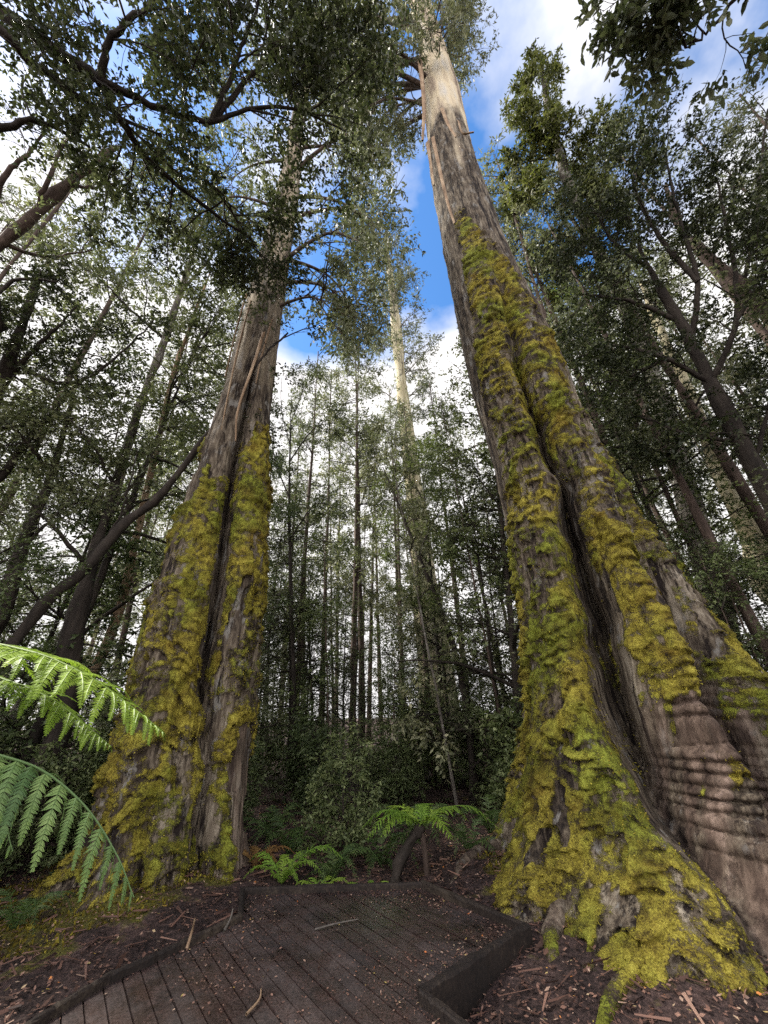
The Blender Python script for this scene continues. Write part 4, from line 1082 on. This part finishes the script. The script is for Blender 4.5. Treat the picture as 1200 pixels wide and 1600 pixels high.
canopy('leaning_eucalypt', 'pale brown leaning trunk cutting the right edge above the black trunk', 'tree', 912,
       [(gz(13.5, 7.0), .30), (at_d(1330, 640, 14.5), .24), (at_d(1200, 490, 15), .20), (at_d(1110, 405, 16), .15), (at_d(1060, 350, 17), .08), (at_d(1040, 290, 18), .03)],
       [(pxl([(1160, 450, 15.4), (1180, 350, 15.6), (1190, 250, 16.4), (1200, 170, 17)]), .06, .02), (pxl([(1110, 405, 16), (1140, 330, 16.5), (1150, 260, 17)]), .06, .02), (pxl([(1200, 490, 15), (1230, 400, 15), (1240, 250, 15.6)]), .07, .02), (pxl([(1110, 405, 16), (1040, 440, 16), (1000, 440, 16)]), .05, .02)],
       ('bark_brown', 'bark_dark', 'leaf_mid'), (.085, .036), nl=6, ll=(.8, 1.6), ns=5, nt=4, nlf=6)
canopy('pale_eucalypt', 'whitish trunk glimpsed low at the right edge through light foliage', 'tree', 913,
       [(gz(15.5, 10.0), .45), (at_d(1235, 950, 18.2), .40), (at_d(1180, 850, 18.4), .36), (at_d(1130, 740, 19), .32), (at_d(1060, 580, 21), .26), (at_d(1000, 440, 24), .06)],
       [(pxl([(1060, 580, 21), (1000, 560, 20.5), (950, 580, 20.5)]), .06, .02), (pxl([(1090, 640, 20), (1030, 660, 19.5), (980, 650, 19.5)]), .06, .02), (pxl([(1130, 740, 19), (1180, 640, 19), (1220, 560, 19)]), .06, .02), (pxl([(1100, 680, 19.6), (1050, 720, 19.2), (990, 740, 19.4)]), .05, .02), (pxl([(1000, 440, 24), (960, 450, 24), (920, 440, 24)]), .06, .02)],
       ('bark_pale', 'bark_dark', 'leaf_grey'), (.16, .06), nl=10, ll=(1.0, 2.2), ns=6, nt=5, nlf=9, droop=.4, flat=.3)
# near spray of broad leaves hanging in at the top right
b0 = at_d(1260, -190, 5.4)
canopy('leafy_branch', 'near leafy branch with separate broad leaves hanging in at the top right corner', 'branch', 914, [],
       [([b0] + pxl([(1180, -110, 5.3), (1100, -40, 5.2), (1040, 20, 5.1), (990, 50, 5.05)]), .035, .006), (pxl([(1180, -110, 5.3), (1160, -20, 5.2), (1110, 40, 5.1), (1070, 75, 5.0)]), .02, .006), (pxl([(1100, -40, 5.2), (1030, -30, 5.1), (970, 25, 5.1)]), .015, .005)],
       ('bark_dark', 'bark_dark', 'leaf_mid'), (.066, .030), nl=6, ll=(.25, .5), ns=5, twl=(.15, .3), nt=4, nlf=9, droop=.45, flat=.3, t0=.45, fold=True)


# crowns of the two giants, grown as children of their trees
def giant_crown(root, off, prof, seed, limbs_spec, leafm, leaf, n_sub, hang):
    rng = np.random.default_rng(seed); H, C, Rr, tc, rt = prof; g = Geo(); LP = []; rr = []
    for h, ang, L, rise, drop in limbs_spec:
        c = np.array([np.interp(h, H, C), off[1], h]); d = np.array([math.sin(rad(ang)), math.cos(rad(ang)), 0])
        LP.append(spline([c, c + d * L * .35 + (0, 0, rise * L * .6), c + d * L * .7 + (0, 0, rise * L - drop * L * .25), c + d * L + (0, 0, rise * L - drop * L)], 14)); rr.append(min(.16, .028 * L))
    LP = np.stack(LP); V, Q = tubes(LP, np.array(rr)[:, None] * np.linspace(1, .2, 14)[None], 7); g.add(V - off, Q)
    a, la = grow(rng, LP, n_sub, .3, 1, (1.0, 2.2), (.4, 1.2), 7, .06, .1, .14, .1, .3)
    b, lb = grow(rng, a, 6, .2, 1, (.5, 1.1), (.4, 1.1), 5, hang * .6, 0, .15, .1, .3)
    c, lc = grow(rng, b, 5, .2, 1, (.35, .8), (.3, 1.0), 4, hang, 0, .15, .1, .3)
    V, Q = tubes(a, np.clip(la[:, None] * .013, .006, .03) * np.linspace(1, .35, 7)[None], 4); g.add(V - off, Q)
    V, Q = tubes(b, np.clip(lb[:, None] * .01, .004, .012) * np.linspace(1, .4, 5)[None], 3); g.add(V - off, Q)
    nw = sum(len(q) for q in g.Q)
    V, Q, tn = leaves(rng, c, 9, leaf[0], leaf[1], .6, .1); g.add(V - off, Q, tn)
    crown_mesh(root, g, nw, leafm, 'bark_brown')


rg = np.random.default_rng(5)
# angles are clockwise from straight ahead: 90 = picture right, 270 = picture left
giant_crown(right_root, ROFF, RP, 31, [(22.5, 275, 2.6, .25, .6), (24, 300, 3.0, .25, .6), (25.5, 255, 3.0, .25, .7), (21.5, 262, 3.0, .3, .6), (23.5, 240, 3.4, .3, .7), (24.5, 285, 4.0, .3, .7), (22, 300, 3.6, .4, .6), (23, 255, 4.2, .35, .7), (24, 275, 4.5, .4, .6), (24.5, 180, 1.6, .5, .5), (27, 215, 2.2, .5, .5), (29, 165, 1.8, .5, .4), (33, 190, 2.5, .5, .3), (36, 150, 3, .5, .3), (28, 85, 1.2, .5, .5), (30, 110, 1.4, .5, .4), (31, 60, 1.4, .5, .4),
            (26, 265, 5, .4, .4), (28, 290, 5, .4, .4), (29, 235, 4.5, .5, .3), (32, 90, 1.6, .5, .3), (31, 265, 5.5, .5, .3), (34, 40, 2, .5, .3), (35, 130, 2, .5, .3), (34, 280, 5.5, .5, .2), (36, 80, 2.2, .5, .2), (36, 200, 4, .6, .2), (37, 320, 4.5, .6, .2), (38, 260, 5, .6, .2), (39, 100, 2.6, .6, .2)],
            'leaf_grey', (.16, .05), 7, .17)
giant_crown(left_root, LOFF, LP, 32, [(10.5, 100, 1.9, .3, .5), (11.8, 75, 2.3, .3, .5), (12.4, 110, 2.6, .35, .5), (13, 60, 2.4, .3, .5), (15, 90, 2.9, .3, .4), (15.5, 260, 2.2, .3, .4), (16.5, 70, 2.9, .4, .4), (18, 110, 2.9, .4, .4),
            (19, 280, 2.5, .3, .4), (20, 80, 2.6, .4, .3), (23, 100, 2.9, .4, .3), (24, 250, 2.9, .4, .3), (26, 60, 2.9, .4, .3), (28, 150, 2.9, .5, .3), (30, 90, 3.2, .5, .2), (31, 270, 3.2, .5, .2), (33, 30, 2.9, .5, .2), (35, 120, 2.9, .5, .2), (37, 220, 2.9, .6, .2)],
            'leaf_mid', (.13, .048), 8, .16)


# ribbons of shed bark
def bark_ribbons(root, off, lst, seed):
    rng = np.random.default_rng(seed)
    for pts, w in lst:
        P = spline(pts, 14); T = norm(np.gradient(P, axis=0)); S = norm(np.cross(T, rng.normal(size=3) * .3 + np.array([0, -1, 0]))); Nn = np.cross(S, T); ww = np.linspace(1, .35, 14) * w
        th = .012; V = np.concatenate([P + S * ww[:, None] + Nn * th, P - S * ww[:, None] + Nn * th * 3, P - S * ww[:, None] - Nn * th, P + S * ww[:, None] - Nn * th * .2])
        i = np.arange(13); Q = np.concatenate([np.stack([a * 14 + i, b * 14 + i, b * 14 + i + 1, a * 14 + i + 1], 1) for a, b in ((0, 1), (1, 2), (2, 3), (3, 0))])
        g = Geo(); g.add(V - off, Q); link('bark_strip', g.mesh('bark_strip', M['bark_strip'], True), root)


YR = 4.55
bark_ribbons(right_root, ROFF, [([at_y(x, y, Y) for x, y, Y in q], w) for q, w in [
    ([(655, 90, 5.0), (662, 160, 4.9), (660, 220, 4.85)], .09), 
    ([(676, 215, 4.82), (690, 280, 4.78), (700, 320, 4.75), (710, 350, 4.7)], .05), ([(668, 222, 4.9), (672, 250, 4.9), (678, 290, 4.85)], .06), ([(716, 190, 5.0), (722, 208, 4.9), (740, 207, 4.8)], .05),
    ([(690, 170, 4.8), (700, 195, 4.75), (712, 215, 4.7)], .05)]], 3)
bark_ribbons(left_root, LOFF, [([at_y(x, y, Y) for x, y, Y in q], w) for q, w in [
    ([(392, 470, 5.7), (372, 545, 5.65), (352, 640, 5.6), (340, 720, 5.6)], .022), ([(412, 520, 5.6), (396, 570, 5.55), (372, 640, 5.5), (368, 690, 5.5)], .035), ([(385, 460, 5.8), (368, 520, 5.75), (352, 590, 5.7)], .02), ([(425, 500, 5.7), (408, 560, 5.65), (400, 600, 5.6)], .025)]], 4)


# surface roots of the right giant
def surface_root(root, off, pts, r0, seed, mossy):
    P = spline(pts, 50); P[:, 2] = np.array([float(ground_z(a, b)) for a, b in P[:, :2]]) + np.linspace(.10, -.05, 50); r = np.linspace(r0, r0 * .35, 50)
    V, Q = tubes(P, r, 30); V = V + norm(V - np.repeat(P, 30, 0)) * (np.repeat(r, 30) * (.30 * fbm(V * 4, 3, seed) + .16 * noise(V * 14, seed + 1)))[:, None]
    ms = np.clip(mossy + .6 * fbm(V * 3, 3, seed + 2), 0, 1)
    link('root', new_mesh('root', V - off, Q, M['giant'], True, {'mask': np.stack([ms, ms * 0, np.full(len(V), .35)], -1)}), root)


for k, (pts, r0, ms) in enumerate([([(2.6, 4.4, 0), (2.0, 3.9, 0), (1.35, 3.55, 0), (.9, 3.0, 0)], .085, .85), ([(2.2, 4.8, 0), (1.6, 4.6, 0), (1.25, 4.3, 0), (1.1, 3.9, 0)], .13, .35),
                                     ([(2.3, 6.2, 0), (1.5, 6.3, 0), (.9, 6.0, 0), (.6, 5.6, 0)], .12, .2)]):
    surface_root(right_root, ROFF, [np.array(p, float) for p in pts], r0, 70 + k, ms)

# rotting log and stump
def rough_tube(name, part, label, cat, pts, radii, mat, seed, moss=False):
    P = spline(pts, 60); r = np.interp(np.linspace(0, 1, 60), np.linspace(0, 1, len(radii)), radii); V, Q = tubes(P, r, 40)
    V = V + norm(V - np.repeat(P, 40, 0)) * (np.repeat(r, 40) * (.22 * fbm(V * 2.4, 3, seed) + .10 * noise(V * 9, seed + 1)))[:, None]
    base = P[0].copy(); root = thing(name, label, cat, base); g = Geo(); n = len(V)
    # close both ends with a shallow hollow
    V = np.concatenate([V, [P[0] + (P[1] - P[0]) * .5, P[-1] - (P[-1] - P[-2]) * .5]])
    k = np.arange(40); o = 59 * 40
    Q = np.concatenate([Q, np.stack([k, (k + 1) % 40, np.full(40, n), np.full(40, n)], 1)[:, :4], np.stack([o + (k + 1) % 40, o + k, np.full(40, n + 1), np.full(40, n + 1)], 1)])
    tri = Q[-80:, :3]; Q = Q[:-80]
    me = new_mesh(part, V - base, Q, M[mat], True, {'mask': np.tile([[.75 if moss else .2, 0, .25]], (len(V), 1)), 'tint': np.full(len(V), .5)}, tris=tri)
    link(part, me, root); return root


rough_tube('fallen_log', 'trunk', 'mossy rotting log lying behind the dark right flank of the right giant', 'log', [gz(5.9, 8.4, -.9), gz(7.2, 8.1, -.5), gz(9.2, 8.6, -.4), gz(11.5, 9.4, -.5)], [.5, .62, .6, .5], 'giant', 61, True)
rough_tube('rotten_stump', 'trunk', 'dark broken stump in the shade at the left edge under the lower fern frond', 'stump', [gz(-4.3, 4.6, .2), gz(-4.32, 4.62, -.3), gz(-4.3, 4.66, -.75)], [.42, .36, .26], 'bark_dark', 62)

# ------------------------------------------------------------------ light and sky
SUN_EL, SUN_AZ = rad(50), rad(282)       # azimuth clockwise from +Y: behind the camera, to the left
w = bpy.data.worlds.new('World'); SC.world = w; w.use_nodes = True
nt = w.node_tree; nt.nodes.clear()
N = lambda t: nt.nodes.new(t); Lk = lambda a, b: nt.links.new(a, b)
out = N('ShaderNodeOutputWorld'); bg = N('ShaderNodeBackground'); Lk(bg.outputs[0], out.inputs[0])
sky = N('ShaderNodeTexSky'); sky.sky_type = 'NISHITA'; sky.sun_disc = False; sky.sun_elevation = SUN_EL; sky.sun_rotation = SUN_AZ
sky.air_density = 1.0; sky.dust_density = .3; sky.ozone_density = 3.0
tc = N('ShaderNodeTexCoord'); sp = N('ShaderNodeSeparateXYZ'); Lk(tc.outputs['Generated'], sp.inputs[0])


def wm(op, a, b=None):
    m = N('ShaderNodeMath'); m.operation = op
    for k, v in enumerate((a, b)):
        if v is None: continue
        if isinstance(v, (int, float)): m.inputs[k].default_value = v
        else: Lk(v, m.inputs[k])
    return m.outputs[0]


den = wm('ADD', wm('MAXIMUM', sp.outputs[2], 0), .25)
cb = N('ShaderNodeCombineXYZ'); Lk(wm('DIVIDE', sp.outputs[0], den), cb.inputs[0]); Lk(wm('DIVIDE', sp.outputs[1], den), cb.inputs[1])
cb.inputs[2].default_value = 8.9
cn = N('ShaderNodeTexNoise'); cn.inputs['Scale'].default_value = 3.0; cn.inputs['Detail'].default_value = 8; cn.inputs['Roughness'].default_value = .5; Lk(cb.outputs[0], cn.inputs['Vector'])
mr = N('ShaderNodeMapRange'); mr.inputs[1].default_value = .66; mr.inputs[2].default_value = .79; mr.inputs[3].default_value = .42; mr.inputs[4].default_value = .035; Lk(sp.outputs[2], mr.inputs[0])
cf = N('ShaderNodeMapRange'); cf.inputs[1].default_value = .47; cf.inputs[2].default_value = .66; Lk(wm('ADD', cn.outputs['Fac'], mr.outputs[0]), cf.inputs[0])
bk = N('ShaderNodeMapRange'); bk.inputs[1].default_value = .25; bk.inputs[2].default_value = -.7; bk.inputs[3].default_value = 1.0; bk.inputs[4].default_value = 2.3; Lk(sp.outputs[1], bk.inputs[0])  # unseen clouds behind the camera brightened, added fill for the trunk fronts
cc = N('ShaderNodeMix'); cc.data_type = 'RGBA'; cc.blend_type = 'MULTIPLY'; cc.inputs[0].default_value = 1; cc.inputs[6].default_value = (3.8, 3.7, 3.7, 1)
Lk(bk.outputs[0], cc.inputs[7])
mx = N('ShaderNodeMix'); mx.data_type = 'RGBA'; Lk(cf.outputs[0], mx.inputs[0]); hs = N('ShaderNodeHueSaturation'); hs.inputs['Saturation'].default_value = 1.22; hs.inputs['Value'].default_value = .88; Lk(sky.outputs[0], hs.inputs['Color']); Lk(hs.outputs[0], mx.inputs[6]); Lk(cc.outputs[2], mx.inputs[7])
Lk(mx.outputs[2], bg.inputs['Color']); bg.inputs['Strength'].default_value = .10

sl = bpy.data.lights.new('sun', 'SUN'); sl.energy = 4.6; sl.angle = rad(14); sl.color = (1, .95, .86)
so = bpy.data.objects.new('sun', sl); COL.objects.link(so)
sdir = Vector((math.sin(SUN_AZ) * math.cos(SUN_EL), math.cos(SUN_AZ) * math.cos(SUN_EL), math.sin(SUN_EL)))
so.rotation_euler = (-sdir).to_track_quat('-Z', 'Y').to_euler()

SC.view_settings.view_transform = 'Standard'; SC.view_settings.look = 'None'; SC.view_settings.gamma = 1; SC.view_settings.use_curve_mapping = False
SC.view_settings.exposure = 1.8
SC.render.engine = 'CYCLES'
SC.cycles.max_bounces = 6; SC.cycles.diffuse_bounces = 3; SC.cycles.glossy_bounces = 2; SC.cycles.transmission_bounces = 3; SC.cycles.transparent_max_bounces = 4
SC.cycles.use_denoising = False
